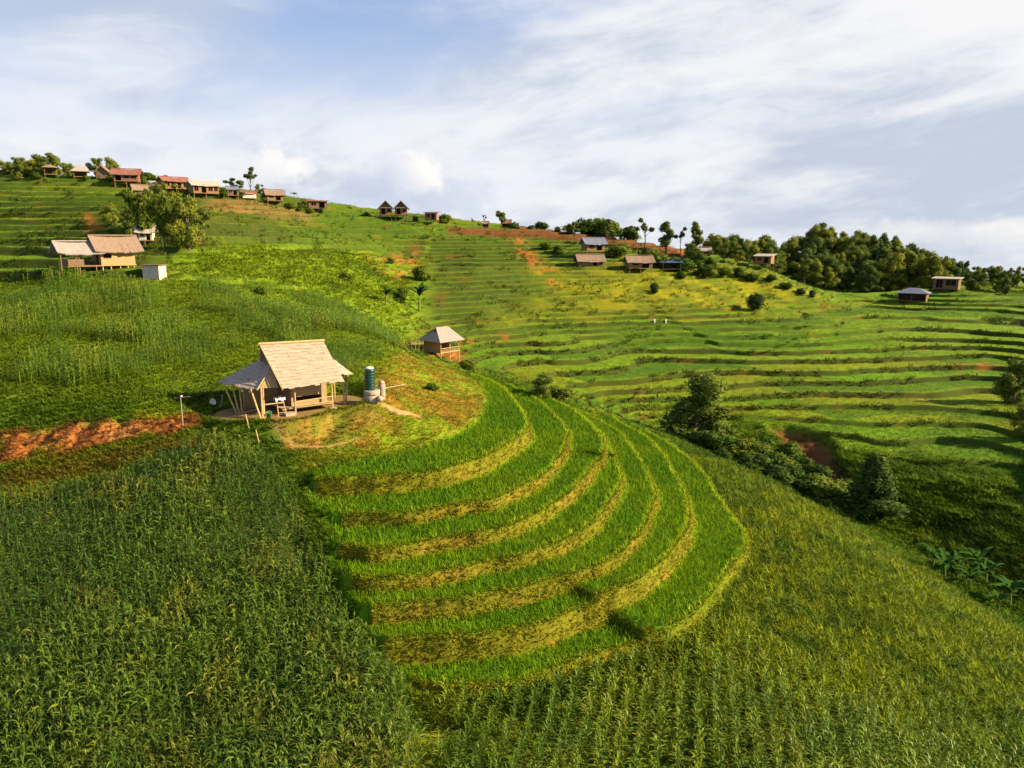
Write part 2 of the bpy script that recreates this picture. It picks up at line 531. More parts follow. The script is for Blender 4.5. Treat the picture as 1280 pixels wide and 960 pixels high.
def fan(x, y):
    """z, riser mask and tread mask of the fan of rice terraces"""
    z = np.full(x.shape, LIPS[-1][0] - LIPS[-1][1] + CAMZ)
    ris = np.zeros(x.shape)
    wob = .20 * (fbm(x / 1.6, y / 1.6, 21, 3) - .5) * 2 + .22 * (fbm(x / 5, y / 5, 22, 2) - .5) * 2
    bund = np.zeros(x.shape)
    rise = []
    for (lv, h, _), c, u in zip(LIPS, CURVES, U):
        d = seg_dist(x, y, c)
        sd = np.where(pip(x, y, u), d, -d) + wob
        w = .14 + .12 * h
        t = np.clip((sd + w) / w, 0, 1)
        rise.append(t)
        z = z + h * t
        ris = np.maximum(ris, sstep(-w - .06, -w + .04, sd) * (1 - sstep(-.02, .07, sd)))
        bund = np.maximum(bund, np.exp(-((sd - .10) / .12) ** 2))
    for k, c, step in HEADS:
        d = seg_dist(x, y, c)
        m = rise[k] * (1 - rise[k - 1])
        sd = np.where(pip(x, y, np.vstack([c, HEAD_BACK])), d, -d)
        z = z + m * step * np.clip((sd + .12) / .24, 0, 1)
        ris = np.maximum(ris, m * .3 * (np.abs(sd) < .2))
    return z + .09 * bund, ris, bund


def height(x, y, full=False):
    x = np.asarray(x, float); y = np.asarray(y, float)
    z = base(x, y)
    tw = terr_weight(x, y)
    dz, ris, fr = terrace(x, y, z)
    z = z + tw * dz
    ris = ris * tw
    lump = (fbm(x / 3.5, y / 3.5, 5, 4) - .5)
    rough = .35 + 1.1 * GRASS_SLOPE.w(x, y) + 1.3 * GULLY.w(x, y) + .5 * KNOLL.w(x, y)
    z = z + lump * rough
    # red cut bank left of the hut
    bk = BANK.w(x, y)
    z = z + bk * ((fbm(x / 1.1, y / 2.2, 33, 4) - .5) * 1.0 + (fbm(x / .33, y / .33, 35, 3) - .5) * .4)
    sl = SLIDE.w(x, y)
    z = z - sl * (1.2 + 1.0 * (fbm(x / 1.5, y / 1.5, 34, 3) - .5))
    fm = FAN.sd(x, y)
    inn = fm > -1.2
    fw = np.zeros(x.shape); fris = np.zeros(x.shape); fb = np.zeros(x.shape)
    if inn.any():
        zf, rf, bf = fan(x[inn], y[inn])
        w = sstep(-.55, .15, fm[inn])
        z[inn] = z[inn] * (1 - w) + zf * w
        fw[inn] = w; fris[inn] = rf; fb[inn] = bf
    for px_, py_, r, pz in PADS:
        d = np.hypot(x - px_, y - py_)
        w = 1 - sstep(r * .92, r * 1.14, d)
        z = z * (1 - w) + pz * w
    if full:
        return z, ris, tw, fw, fris, fb, fr
    return z


def pick(px, py):
    p = pick_on(height, [(px, py)])[0]
    return float(p[0]), float(p[1]), float(height(np.array([p[0]]), np.array([p[1]]))[0])


def picks(pts):
    p = pick_on(height, pts)
    return np.column_stack([p, height(p[:, 0], p[:, 1])])


def hz(x, y):
    return float(height(np.array([x]), np.array([y]))[0])


# albedo of the ground cover at a place
C_RICE, C_GRASS, C_LIME = (.095, .220, .006), (.082, .150, .007), (.135, .205, .007)
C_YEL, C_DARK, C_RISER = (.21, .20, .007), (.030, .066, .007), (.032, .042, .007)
C_SOIL, C_SOIL2, C_TAN = (.30, .095, .022), (.14, .048, .016), (.36, .23, .10)


def lerp(c, col, w):
    return c + (np.asarray(col) - c) * np.clip(w, 0, 1)[..., None]


def albedo(x, y, aux=None, jitter=True):
    z, ris, tw, fw, fris, fb, fr = height(x, y, True) if aux is None else aux
    fid = np.floor(fr / 10) / 9.0
    fr = fr - 10 * np.floor(fr / 10)
    n1 = fbm(x / 14, y / 11, 51, 4)
    n2 = fbm(x / 4.5, y / 3.5, 52, 4)
    n3 = fbm(x / 1.1, y / 1.1, 53, 3)
    c = np.empty(x.shape + (3,))
    c[:] = C_GRASS
    c = lerp(c, C_LIME, sstep(.40, .68, n1 * .6 + n2 * .4))
    c = lerp(c, C_DARK, sstep(.54, .72, fbm(x / 9, y / 6, 54, 4)) * .6 * (1 - .6 * tw))
    c = lerp(c, C_YEL, sstep(.58, .75, n2) * .55)
    # terraces
    c = lerp(c, C_RICE, tw * sstep(.3, .55, n1) * .6)
    c = lerp(c, C_LIME, tw * (fid > .70) * .6)
    c = lerp(c, (.052, .11, .006), tw * (fid < .30) * .65)
    c = lerp(c, C_YEL, tw * (np.abs(fid - .5) < .08) * .45)
    c = lerp(c, C_LIME, tw * np.maximum(1 - sstep(.04, .16, fr), sstep(.96, .985, fr)) * .9)  # sunlit rim along each tread lip, put into the colour
    c = lerp(c, C_RISER, ris * .9)  # dark bank plants, with the shade of the faces put into the colour
    c = lerp(c, C_SOIL2, ris * sstep(.66, .78, n2) * .35)
    c = lerp(c, C_YEL, YELLOW.w(x, y) * (.25 + .55 * sstep(.35, .65, n2)))
    ce = CENTRE.w(x, y)
    c = lerp(c, (.042, .098, .006), ce * .8 * (1 - ris))
    c = lerp(c, C_LIME, ce * tw * np.maximum(1 - sstep(.04, .2, fr), sstep(.96, .985, fr)) * .6)  # lit tread rims painted here as well
    g = GRASS_SLOPE.w(x, y)
    c = lerp(c, C_LIME, g * .92)
    c = lerp(c, C_DARK, g * sstep(.60, .74, n2) * .6)
    c = lerp(c, (.055, .11, .006), MAIZE_D.w(x, y) * (.3 + .6 * sstep(.35, .6, n2)))
    c = lerp(c, (.05, .10, .007), GULLY.w(x, y) * (.35 + .5 * sstep(.4, .6, n2)))
    k = KNOLL.w(x, y)
    c = lerp(c, (.20, .15, .012), k * .9)
    c = lerp(c, C_LIME, k * sstep(.46, .66, n2) * .8)
    c = lerp(c, (.27, .14, .02), k * sstep(.58, .76, fbm(x / 2.6, y / 2.2, 56, 3)) * .5)
    c = lerp(c, C_SOIL, k * sstep(.68, .80, fbm(x / 2.2, y / 1.8, 57, 3)) * .45)
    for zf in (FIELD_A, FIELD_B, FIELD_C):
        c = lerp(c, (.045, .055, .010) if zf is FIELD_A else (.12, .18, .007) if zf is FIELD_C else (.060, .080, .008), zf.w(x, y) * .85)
    # fan
    if (fw > 0).any():
        c = lerp(c, C_RICE, fw)
        c = lerp(c, (.140, .138, .009), fw * fris)
        c = lerp(c, (.20, .14, .016), fw * fris * sstep(.54, .70, n2) * .7)
        c = lerp(c, C_SOIL, fw * fris * sstep(.76, .82, fbm(x / 1.7 + .7 * z, y / 1.7 - .6 * z, 58, 4)) * .7)
        c = lerp(c, (.12, .17, .008), fw * fb * (1 - fris) * .8)
    for zs in SCARS:
        c = lerp(c, C_SOIL, zs.w(x, y, 1.6) * .75 * sstep(.42, .60, n3 * .4 + n2 * .6))
    c = lerp(c, (.30, .105, .024), BANK.w(x, y, 1.0) * .95)
    c = lerp(c, (.33, .14, .04), BANK.w(x, y, .9) * sstep(.55, .7, n3))
    c = lerp(c, C_SOIL2, BANK.w(x, y) * sstep(.52, .68, fbm(x / 1.6, y / .9, 59, 3)) * .8)
    c = lerp(c, (.17, .12, .014), SHELF.w(x, y) * .8)
    c = lerp(c, C_SOIL2, SLIDE.w(x, y, .6) * .95)
    c = lerp(c, (.10, .036, .013), RIDGECUT.w(x, y, .5) * .9)
    c = lerp(c, C_SOIL, RIDGECUT.w(x, y, .5) * sstep(39, 46, x) * .7)
    c = lerp(c, (.15, .095, .03), RIDGEBROWN.w(x, y, 1.5) * .7)
    c = lerp(c, (.20, .135, .022), HUTBANK.w(x, y, .5) * .85)
    c = lerp(c, (.12, .12, .012), HUTBANK.w(x, y, .5) * sstep(.5, .65, fbm(x / .8, y / 1.6, 66, 3)))
    c = lerp(c, C_TAN, PATH.w(x, y, .15) * .9)
    c = lerp(c, (.27, .17, .06), PATH2.w(x, y, .3) * .55)
    for px_, py_, r, pz in PADS[:3]:
        c = lerp(c, (.23, .145, .06), (1 - sstep(r * .62, r * .92, np.hypot(x - px_, y - py_) + .9 * (n2 - .5))) * .9)
    if jitter:
        c = c * (.80 + .40 * n3)[..., None]
    return np.clip(c, .004, .8)


# ------------------------------------------------------------------ mesh helpers
def raw_mesh(name, co, faces, cols=None, mat=None, smooth=False, nrm=None):
    """faces: int array n x k (all triangles or all quads)"""
    me = bpy.data.meshes.new(name)
    n, k = faces.shape
    me.vertices.add(len(co))
    me.vertices.foreach_set('co', np.ascontiguousarray(co, np.float32).ravel())
    me.loops.add(n * k)
    me.loops.foreach_set('vertex_index', np.ascontiguousarray(faces, np.int32).ravel())
    me.polygons.add(n)
    me.polygons.foreach_set('loop_start', np.arange(0, n * k, k, dtype=np.int32))
    if smooth:
        me.polygons.foreach_set('use_smooth', np.ones(n, bool))
    me.update(calc_edges=True)
    if cols is not None:
        a = me.color_attributes.new('Col', 'FLOAT_COLOR', 'POINT')
        c4 = np.ones((len(co), 4), np.float32)
        c4[:, :3] = cols
        a.data.foreach_set('color', c4.ravel())
    if nrm is not None:
        a = me.attributes.new('Lie', 'FLOAT_VECTOR', 'POINT')
        a.data.foreach_set('vector', np.ascontiguousarray(nrm, np.float32).ravel())
    if mat:
        me.materials.append(mat)
    return me


def link(name, me, parent=None):
    o = bpy.data.objects.new(name, me)
    COL.objects.link(o)
    if parent is not None:
        o.parent = parent
    return o


def tag(o, label=None, cat=None, group=None, kind=None):
    if label: o['label'] = label
    if cat: o['category'] = cat
    if group: o['group'] = group
    if kind: o['kind'] = kind
    return o


def empty(name, loc, yaw=0.0, label=None, cat=None, group=None):
    o = bpy.data.objects.new(name, None)
    COL.objects.link(o)
    o.location = loc
    o.rotation_euler = (0, 0, yaw)
    o.empty_display_size = .3
    return tag(o, label, cat, group)


# ------------------------------------------------------------------ materials
def mat_attr(name, rough=.75, trans=0.0, spec=.25, bump=0.0, bscale=6.0, vary=0.0, vscale=3.0, lie=0.0):
    m = bpy.data.materials.new(name)
    m.use_nodes = True
    t = NT(m.node_tree)
    out = t.n('ShaderNodeOutputMaterial')
    at = t.n('ShaderNodeAttribute', attribute_name='Col')
    col = at.outputs['Color']
    tc = t.n('ShaderNodeTexCoord')
    if vary:
        f = t.noise(tc.outputs['Object'], vscale, 6, .65)
        g = t.math('ADD', 1 - vary, t.math('MULTIPLY', f, 2 * vary))
        cc = t.n('ShaderNodeVectorMath', operation='SCALE')
        t.l(col, cc.inputs[0]); t.l(g, cc.inputs['Scale'])
        col = cc.outputs[0]
    p = t.n('ShaderNodeBsdfPrincipled')
    t.l(col, p.inputs['Base Color'])
    p.inputs['Roughness'].default_value = rough
    p.inputs['Specular IOR Level'].default_value = spec
    if bump:
        b = t.n('ShaderNodeBump')
        b.inputs['Strength'].default_value = bump
        b.inputs['Distance'].default_value = .15
        t.l(t.noise(tc.outputs['Object'], bscale, 6, .65), b.inputs['Height'])
        t.l(b.outputs[0], p.inputs['Normal'])
    if lie:
        # blades share the lie of the slope they grow on, as a sward does
        ge = t.n('ShaderNodeNewGeometry')
        an = t.n('ShaderNodeAttribute', attribute_name='Lie')
        mxv = t.n('ShaderNodeMix', data_type='VECTOR')
        mxv.inputs[0].default_value = lie
        vt = t.n('ShaderNodeVectorTransform', vector_type='VECTOR', convert_from='OBJECT', convert_to='WORLD')
        t.l(an.outputs['Vector'], vt.inputs[0])
        t.l(ge.outputs['Normal'], mxv.inputs[4]); t.l(vt.outputs[0], mxv.inputs[5])
        nv = t.n('ShaderNodeVectorMath', operation='NORMALIZE')
        t.l(mxv.outputs[1], nv.inputs[0])
        t.l(nv.outputs[0], p.inputs['Normal'])
    sh = p.outputs[0]
    if trans:
        tr = t.n('ShaderNodeBsdfTranslucent')
        t.l(col, tr.inputs['Color'])
        mx = t.n('ShaderNodeMixShader')
        mx.inputs[0].default_value = trans
        t.l(sh, mx.inputs[1]); t.l(tr.outputs[0], mx.inputs[2])
        sh = mx.outputs[0]
    t.l(sh, out.inputs[0])
    return m


def mat_solid(name, c1, c2=None, scale=4.0, stretch=(1, 1, 1), rough=.8, spec=.2, bump=.3, metal=0.0, detail=5, rot=(0, 0, 0)):
    m = bpy.data.materials.new(name)
    m.use_nodes = True
    t = NT(m.node_tree)
    out = t.n('ShaderNodeOutputMaterial')
    tc = t.n('ShaderNodeTexCoord')
    mp = t.n('ShaderNodeMapping')
    mp.inputs['Scale'].default_value = stretch
    mp.inputs['Rotation'].default_value = rot
    t.l(tc.outputs['Object'], mp.inputs[0])
    p = t.n('ShaderNodeBsdfPrincipled')
    f = t.noise(mp.outputs[0], scale, detail, .6)
    if c2 is None:
        c2 = tuple(v * .6 for v in c1)
    t.l(t.mix(t.ramp(f, .3, .7), c2, c1), p.inputs['Base Color'])
    p.inputs['Roughness'].default_value = rough
    p.inputs['Specular IOR Level'].default_value = spec
    p.inputs['Metallic'].default_value = metal
    if bump:
        b = t.n('ShaderNodeBump')
        b.inputs['Strength'].default_value = bump
        b.inputs['Distance'].default_value = .04
        t.l(f, b.inputs['Height'])
        t.l(b.outputs[0], p.inputs['Normal'])
    t.l(p.outputs[0], out.inputs[0])
    return m


M = dict(
    ground=mat_attr('ground_cover', .95, 0, .1, .6, 5.0, .22, 2.2),
    leaf=mat_attr('leaf_green', .45, .30, .27, lie=.32),
    grass=mat_attr('grass_blade', .8, .22, .08, lie=.80),
    upland=mat_attr('upland_leaf', .75, .25, .10, lie=.60),
    weed=mat_attr('weed_leaf', .8, .20, .08, lie=.40),
    crown=mat_attr('tree_leaf', .8, .30, .10, lie=.55),
    thatch_side=mat_solid('old_bamboo_shingle', (.40, .33, .265), (.24, .19, .15), 2.6, (.5, 5.0, 5.0), .85, .15, .5),
    thatch_new=mat_solid('bamboo_shingle', (.40, .325, .255), (.235, .18, .13), 2.6, (.5, 5.0, 5.0), .85, .15, .5),
    thatch_grey=mat_solid('grey_thatch', (.34, .30, .28), (.20, .165, .15), 3.0, (1.2, 4, 4), .9, .1, .5),
    thatch_brown=mat_solid('brown_thatch', (.27, .19, .145), (.16, .11, .08), 3.0, (1.2, 4, 4), .9, .1, .5),
    thatch_red=mat_solid('rusty_sheet', (.25, .10, .07), (.16, .075, .055), 2.0, (3, .6, 1), .7, .3, .2),
    sheet_blue=mat_solid('blue_grey_sheet', (.16, .18, .25), (.10, .11, .16), 2.0, (3, .6, 1), .55, .4, .2),
    sheet_pale=mat_solid('pale_sheet', (.40, .355, .31), (.27, .235, .20), 2.0, (3, .6, 1), .6, .3, .2),
    tarp=mat_solid('blue_tarp', (.07, .095, .20), (.05, .07, .14), 2.0, (1, 1, 1), .5, .4, .2),
    bamboo_wall=mat_solid('woven_bamboo', (.38, .27, .135), (.26, .175, .08), 5.0, (1, 1, 4), .8, .2, .4),
    bamboo_pole=mat_solid('bamboo_pole', (.46, .32, .15), (.32, .21, .09), 3.0, (2, 2, .6), .6, .3, .2),
    wood=mat_solid('weathered_wood', (.20, .13, .085), (.11, .07, .045), 4.0, (1, 1, 5), .85, .15, .4),
    wood_warm=mat_solid('warm_timber', (.26, .145, .08), (.15, .085, .05), 4.0, (1, 1, 4), .8, .2, .3),
    dark=mat_solid('shaded_interior', (.02, .016, .013), (.012, .01, .008), 3, (1, 1, 1), .95, .05, .1),
    plaster=mat_solid('pale_plaster', (.50, .46, .40), (.38, .35, .30), 2.5, (1, 1, 1), .9, .15, .1),
    concrete=mat_solid('concrete', (.38, .31, .24), (.24, .19, .145), 3.5, (1, 1, 1), .9, .2, .3),
    tank=mat_solid('green_plastic', (.006, .046, .028), (.005, .034, .021), 2.0, (1, 1, .4), .35, .5, .05),
    white=mat_solid('white_plastic', (.62, .60, .58), (.6, .57, .55), 3.0, (1, 1, 1), .6, .3, .1),
    cloth=mat_solid('pale_cloth', (.72, .64, .66), (.5, .42, .44), 6.0, (1, 1, 1), .95, .1, .4),
    bark=mat_solid('bark', (.16, .12, .08), (.08, .06, .04), 3.0, (3, 3, .6), .9, .15, .5),
    stem=mat_solid('green_stem', (.16, .20, .05), (.10, .12, .03), 3.0, (3, 3, .6), .7, .2, .2),
    bucket=mat_solid('green_bucket', (.02, .22, .04), (.015, .16, .03), 3.0, (1, 1, 1), .45, .4, .05),
    pipe=mat_solid('pvc_pipe', (.55, .56, .58), (.42, .43, .45), 3.0, (1, 1, 1), .4, .4, .05),
)

# ------------------------------------------------------------------ the ground: one sheet, finer where it is near
APEX = -60.0


def ground():
    ys = [np.linspace(-45, 26, 50)[:-1], np.arange(26, 60, .095), np.arange(60, 130, .19), np.arange(130, 215, .25)]
    v = 215.0; far = []
    while v < 4000:
        far.append(v); v += max(.8, (v - 190) * .05)
    ys = np.concatenate(ys + [np.array(far)])
    inner = np.linspace(-.585, .585, 1020)
    outer = .585 + (np.linspace(0, 1, 50)[1:] ** 1.6) * 1.2
    a = np.concatenate([-outer[::-1], inner, outer])
    X = a[None] * (ys - APEX)[:, None]
    Y = np.broadcast_to(ys[:, None], X.shape)
    x, y = X.ravel(), Y.ravel().copy()
    aux = height(x, y, True)
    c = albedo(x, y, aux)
    ny, nx = X.shape
    i = np.arange((ny - 1) * (nx - 1))
    r, k = i // (nx - 1), i % (nx - 1)
    q0 = r * nx + k
    f = np.stack([q0, q0 + 1, q0 + nx + 1, q0 + nx], -1)
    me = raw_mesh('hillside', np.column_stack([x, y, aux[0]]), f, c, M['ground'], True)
    return tag(link('hillside_terrain', me), kind='structure')


ground()

# ------------------------------------------------------------------ plants as templates copied in numpy
def template(parts):
    """parts: list of (verts, tris, tint)"""
    v, f, t = [], [], []
    n = 0
    for a, b, c in parts:
        v += list(a); f += [[i + n for i in q] for q in b]; t += [c] * len(a)
        n += len(a)
    return np.array(v, np.float32), np.array(f, np.int32), np.array(t, np.float32)


def blade(az, length, width, lift, droop, z0=0.0, r0=0.0, segs=2, tint=(1, 1, 1), twist=0.0):
    """an arching leaf: starts at height z0, leaves at angle lift, bends down by droop"""
    d = np.array([math.cos(az), math.sin(az), 0]); s = np.array([-math.sin(az), math.cos(az), 0])
    p = np.array([0, 0, z0], float) + d * r0
    el = lift
    pts = [p.copy()]
    for k in range(segs + 1):
        p = p + (d * math.cos(el) + np.array([0, 0, 1]) * math.sin(el)) * length / (segs + 1)
        pts.append(p.copy()); el -= droop / (segs + 1)
    ws = [.55, 1.0, .75, .5][:segs + 1]
    v, f = [], []
    for k in range(segs + 1):
        sv = s * math.cos(twist * k) + np.array([0, 0, 1]) * math.sin(twist * k)
        v += [pts[k] - sv * width * ws[k] / 2, pts[k] + sv * width * ws[k] / 2]
    v.append(pts[-1])
    for k in range(segs):
        a = 2 * k
        f += [[a, a + 1, a + 3], [a, a + 3, a + 2]]
    a = 2 * segs
    f.append([a, a + 1, a + 2])
    return v, f, tint


def corn_template(rs, h=2.0, leaves=10, tas=(1.9, 1.5, 1.6)):
    ps = []
    for a in (0, math.pi / 2):
        d = np.array([math.cos(a), math.sin(a), 0]) * .022
        ps.append(([-d, d, d * .5 + [0, 0, h], -d * .5 + [0, 0, h]], [[0, 1, 2], [0, 2, 3]], (.9, 1.0, .8)))
    az = rs.random() * 6.28
    for k in range(leaves):
        t = k / (leaves - 1)
        z0 = h * (.18 + .74 * t)
        L = (.85 - .35 * abs(t - .45)) * rs.uniform(.8, 1.15)
        w = rs.uniform(.075, .105)
        tint = (rs.uniform(.8, 1.2),) * 3
        if rs.random() < (.05 if tas[0] > 1.5 else .02):
            tint = (2.1, 1.45, 1.6)
        ps.append(blade(az + rs.normal(0, .35), L, w, R(rs.uniform(48, 72)), R(rs.uniform(95, 150)), z0, .02, 2, tint, rs.normal(0, .25)))
        az += math.pi + rs.normal(0, .5)
    for k in range(4):
        ps.append(blade(k * 1.6 + rs.random(), .28, .035, R(rs.uniform(55, 85)), R(30), h * .98, 0, 1, tas))
    return template(ps)


def tuft_template(rs, n, h, spread, width, lean=(60, 85), droop=(20, 70), segs=1, tint=.25):
    ps = []
    for k in range(n):
        az = rs.random() * 6.28
        r = spread * math.sqrt(rs.random())
        b = blade(az, h * rs.uniform(.7, 1.2), width * rs.uniform(.7, 1.3), R(rs.uniform(*lean)), R(rs.uniform(*droop)), -.03, 0, segs, (1 + rs.uniform(-tint, tint),) * 3)
        off = np.array([math.cos(az + 1) * r, math.sin(az + 1) * r, 0])
        ps.append(([v + off for v in b[0]], b[1], b[2]))
    return template(ps)


def scatter_mesh(name, temps, pts, cols, scale, mat, tilt=.08, zscale=None, flat=False, mask_w=None):
    """pts n x 3, cols n x 3, scale n: every point gets one of the templates, turned at random"""
    V, F, C, L = [], [], [], []
    n = 0
    e = .45 if mat is not M.get('weed') else .16
    hx = height(pts[:, 0] + e, pts[:, 1]) - height(pts[:, 0] - e, pts[:, 1])
    hy = height(pts[:, 0], pts[:, 1] + e) - height(pts[:, 0], pts[:, 1] - e)
    lie = np.stack([-hx, -hy, np.full(len(pts), 2 * e)], -1)
    lie /= np.linalg.norm(lie, axis=1, keepdims=True)
    which = rng.integers(0, len(temps), len(pts))
    for k, (tv, tf, tt) in enumerate(temps):
        m = which == k
        if not m.any():
            continue
        P, s, c = pts[m], scale[m], cols[m]
        a = rng.random(len(P)) * 2 * math.pi
        ca, sa = np.cos(a), np.sin(a)
        tx, ty = rng.normal(0, tilt, len(P)), rng.normal(0, tilt, len(P))
        zs = s if zscale is None else zscale[m]
        lx = tv[None, :, 0] * s[:, None]; ly = tv[None, :, 1] * s[:, None]; lz = tv[None, :, 2] * zs[:, None]
        x = lx * ca[:, None] - ly * sa[:, None] + lz * tx[:, None]
        y = lx * sa[:, None] + ly * ca[:, None] + lz * ty[:, None]
        co = np.stack([x + P[:, 0:1], y + P[:, 1:2], lz + P[:, 2:3]], -1)
        V.append(co.reshape(-1, 3).astype(np.float32))
        F.append((tf[None] + (np.arange(len(P)) * len(tv))[:, None, None] + n).reshape(-1, 3))
        C.append((c[:, None, :] * tt[None]).reshape(-1, 3).astype(np.float32))
        L.append(np.repeat(lie[m], len(tv), axis=0))
        n += len(P) * len(tv)
    return raw_mesh(name, np.vstack(V), np.vstack(F).astype(np.int32), np.clip(np.vstack(C), 0, .9), mat, nrm=np.vstack(L))


def jitter_grid(lo, hi, dx, dy, ang=0.0, jit=.3, rowjit=.12):
    """planted rows: points dx apart along a row, rows dy apart, turned by ang"""
    c = (np.array(lo) + np.array(hi)) / 2
    r = np.linalg.norm(np.array(hi) - np.array(lo)) / 2
    u = np.arange(-r, r, dx); v = np.arange(-r, r, dy)
    Uu, Vv = np.meshgrid(u, v)
    Uu = Uu + rng.uniform(-jit, jit, Uu.shape) * dx
    Vv = Vv + rng.uniform(-rowjit, rowjit, Vv.shape) * dy
    x = c[0] + Uu * math.cos(ang) - Vv * math.sin(ang)
    y = c[1] + Uu * math.sin(ang) + Vv * math.cos(ang)
    m = (x > lo[0]) & (x < hi[0]) & (y > lo[1]) & (y < hi[1])
    return x[m], y[m]


def in_view(x, y, z, margin=90):
    f = y * CP - (z - CAMZ) * SP
    u = 640 + FPX * x / np.maximum(f, .1)
    v = 480 - FPX * (y * SP + (z - CAMZ) * CP) / np.maximum(f, .1)
    return (f > 1) & (u > -margin - 160) & (u < 1280 + margin + 420) & (v < 960 + margin + 120)


rs = np.random.default_rng(3)
CORN = [corn_template(rs) for _ in range(6)]
CORN_LOW = [corn_template(rs, 2.0, 10, (1.25, 1.2, 1.1)) for _ in range(5)]


def corn_field(name, label, z, dx, dy, ang, temps, smin, smax, c1, c2, c3, edge=.1, keep=1.0, gap=0.0, near=False):
    x, y = jitter_grid(z.p.min(0), z.p.max(0), dx, dy, ang)
    sd = z.sd(x, y)
    m = sd > edge + .5 * (fbm(x / 1.5, y / 1.5, 61, 2) - .5)
    if near:
        m = (sd > -1.8) & (FAN.sd(x, y) < -.7)
    if gap:
        m &= fbm(x / 6, y / 5, 62, 3) > gap
    if keep < 1:
        m &= rng.random(len(x)) < keep
    x, y = x[m], y[m]
    zz = height(x, y)
    m = in_view(x, y, zz)
    x, y, zz = x[m], y[m], zz[m]
    n1, n2 = fbm(x / 7, y / 6, 63, 4), fbm(x / 2, y / 2, 64, 3)
    c = np.empty((len(x), 3)); c[:] = c1
    c = lerp(c, c2, sstep(.42, .66, n1))
    c = lerp(c, c3, sstep(.52, .74, n2) * .8)
    c *= rng.uniform(.7, 1.3, (len(x), 1))
    s = smin + (smax - smin) * np.clip(.5 + (n1 - .5) * 1.8 + rng.normal(0, .18, len(x)), 0, 1.1)
    if near:
        q = 1 - sstep(35, 47, y + .35 * x + 7 * (n1 - .5))
        ok = rng.random(len(x)) < .12 + .88 * q
        x, y, zz, c, s, q = x[ok], y[ok], zz[ok], c[ok], s[ok], q[ok]
        s = s * (.62 + .38 * q)
    me = scatter_mesh(name, temps, np.column_stack([x, y, zz - .02]), c, s, M['leaf'], .07)
    print(name, len(x), len(me.polygons))
    return tag(link(name, me), label, 'crop field', kind='stuff')


corn_field('maize_crop', 'tall dark green maize field filling the near slope under the bamboo hut', FIELD_A, .27, .56, R(80), CORN, .58, .94,
           (.052, .106, .009), (.076, .132, .010), (.125, .155, .012), .1, 1.0, .17)
corn_field('maize_crop', 'sunlit yellow green maize rows on the lower spur below the curved rice terraces', FIELD_B, .26, .86, R(76), CORN_LOW, .54, .80,
           (.078, .140, .007), (.115, .180, .007), (.155, .20, .009), .1, 1.0, .26, True)


def upland():
    """short dense upland rice on the upper spur, thinned along the rows"""
    z = FIELD_B
    x, y = jitter_grid(z.p.min(0) - 2, z.p.max(0) + 2, .21, .21, R(76), .5, .5)
    m = (z.sd(x, y) > -2.4) & (FAN.sd(x, y) < -.35)
    x, y = x[m], y[m]
    zz = height(x, y)
    m = in_view(x, y, zz)
    x, y, zz = x[m], y[m], zz[m]
    a = R(76)
    v = (-x * math.sin(a) + y * math.cos(a)) / 1.25 + .5 * (fbm(x / 5, y / 5, 81, 3) - .5)
    strip = np.abs(v - np.floor(v) - .5) < .17
    patch = fbm(x / 6, y / 8, 82, 3)
    m = ~(strip & (patch > .40) & (rng.random(len(x)) < .93)) & (rng.random(len(x)) < .35 + .65 * sstep(34, 42, y + .35 * x))
    x, y, zz, patch = x[m], y[m], zz[m], patch[m]
    n1, n2 = fbm(x / 9, y / 9, 83, 4), fbm(x / 1.4, y / 1.4, 84, 3)
    c = np.empty((len(x), 3)); c[:] = (.115, .180, .006)
    c = lerp(c, (.175, .222, .006), sstep(.38, .62, n1))
    c = lerp(c, (.055, .105, .007), sstep(.52, .68, n2) * .8)
    c *= rng.uniform(.65, 1.35, (len(x), 1))
    T = [tuft_template(rs, 8, .62, .10, .05, (45, 86), (25, 100), 1, .3) for _ in range(6)]
    me = scatter_mesh('upland_rice', T, np.column_stack([x, y, zz]), c, rng.uniform(.65, 1.25, len(x)) * (.75 + .5 * n1), M['upland'], .15)
    print('upland', len(x))
    tag(link('upland_rice_crop', me), 'short dense yellow green crop on the upper right flank of the spur', 'crop field', kind='stuff')


upland()


corn_field('maize_crop', 'patchy light green maize field on the slope above the bamboo hut', FIELD_C, .42, .64, R(60), CORN_LOW, .40, .80,
           (.075, .145, .008), (.115, .190, .008), (.155, .195, .010), .2, 1.0, .47)


def rice():
    lo, hi = FAN.p.min(0), FAN.p.max(0)
    x, y = jitter_grid(lo, hi, .19, .30, R(35), .30, .14)
    z, ris, tw, fw, fris, fb, fr = height(x, y, True)
    m = (fw > .75) & (fris < .35)
    x, y, z, fb = x[m], y[m], z[m], fb[m]
    c = np.empty((len(x), 3)); c[:] = (.105, .235, .006)
    n1 = fbm(x / 4, y / 4, 71, 4)
    c = lerp(c, (.160, .285, .005), sstep(.30, .62, n1))
    c = lerp(c, (.20, .27, .006), fb * .8)
    c *= rng.uniform(.75, 1.25, (len(x), 1))
    s = rng.uniform(.82, 1.15, len(x)) * (1 - .12 * fb)
    T = [tuft_template(rs, 9, .46, .06, .034, (52, 86), (15, 75), 1, .28) for _ in range(6)]
    me = scatter_mesh('rice_crop', T, np.column_stack([x, y, z]), c, s, M['grass'], .1)
    print('rice', len(x), len(me.polygons))
    tag(link('rice_crop', me), 'bright green young rice standing on the curved terraces of the spur', 'rice', kind='stuff')


rice()


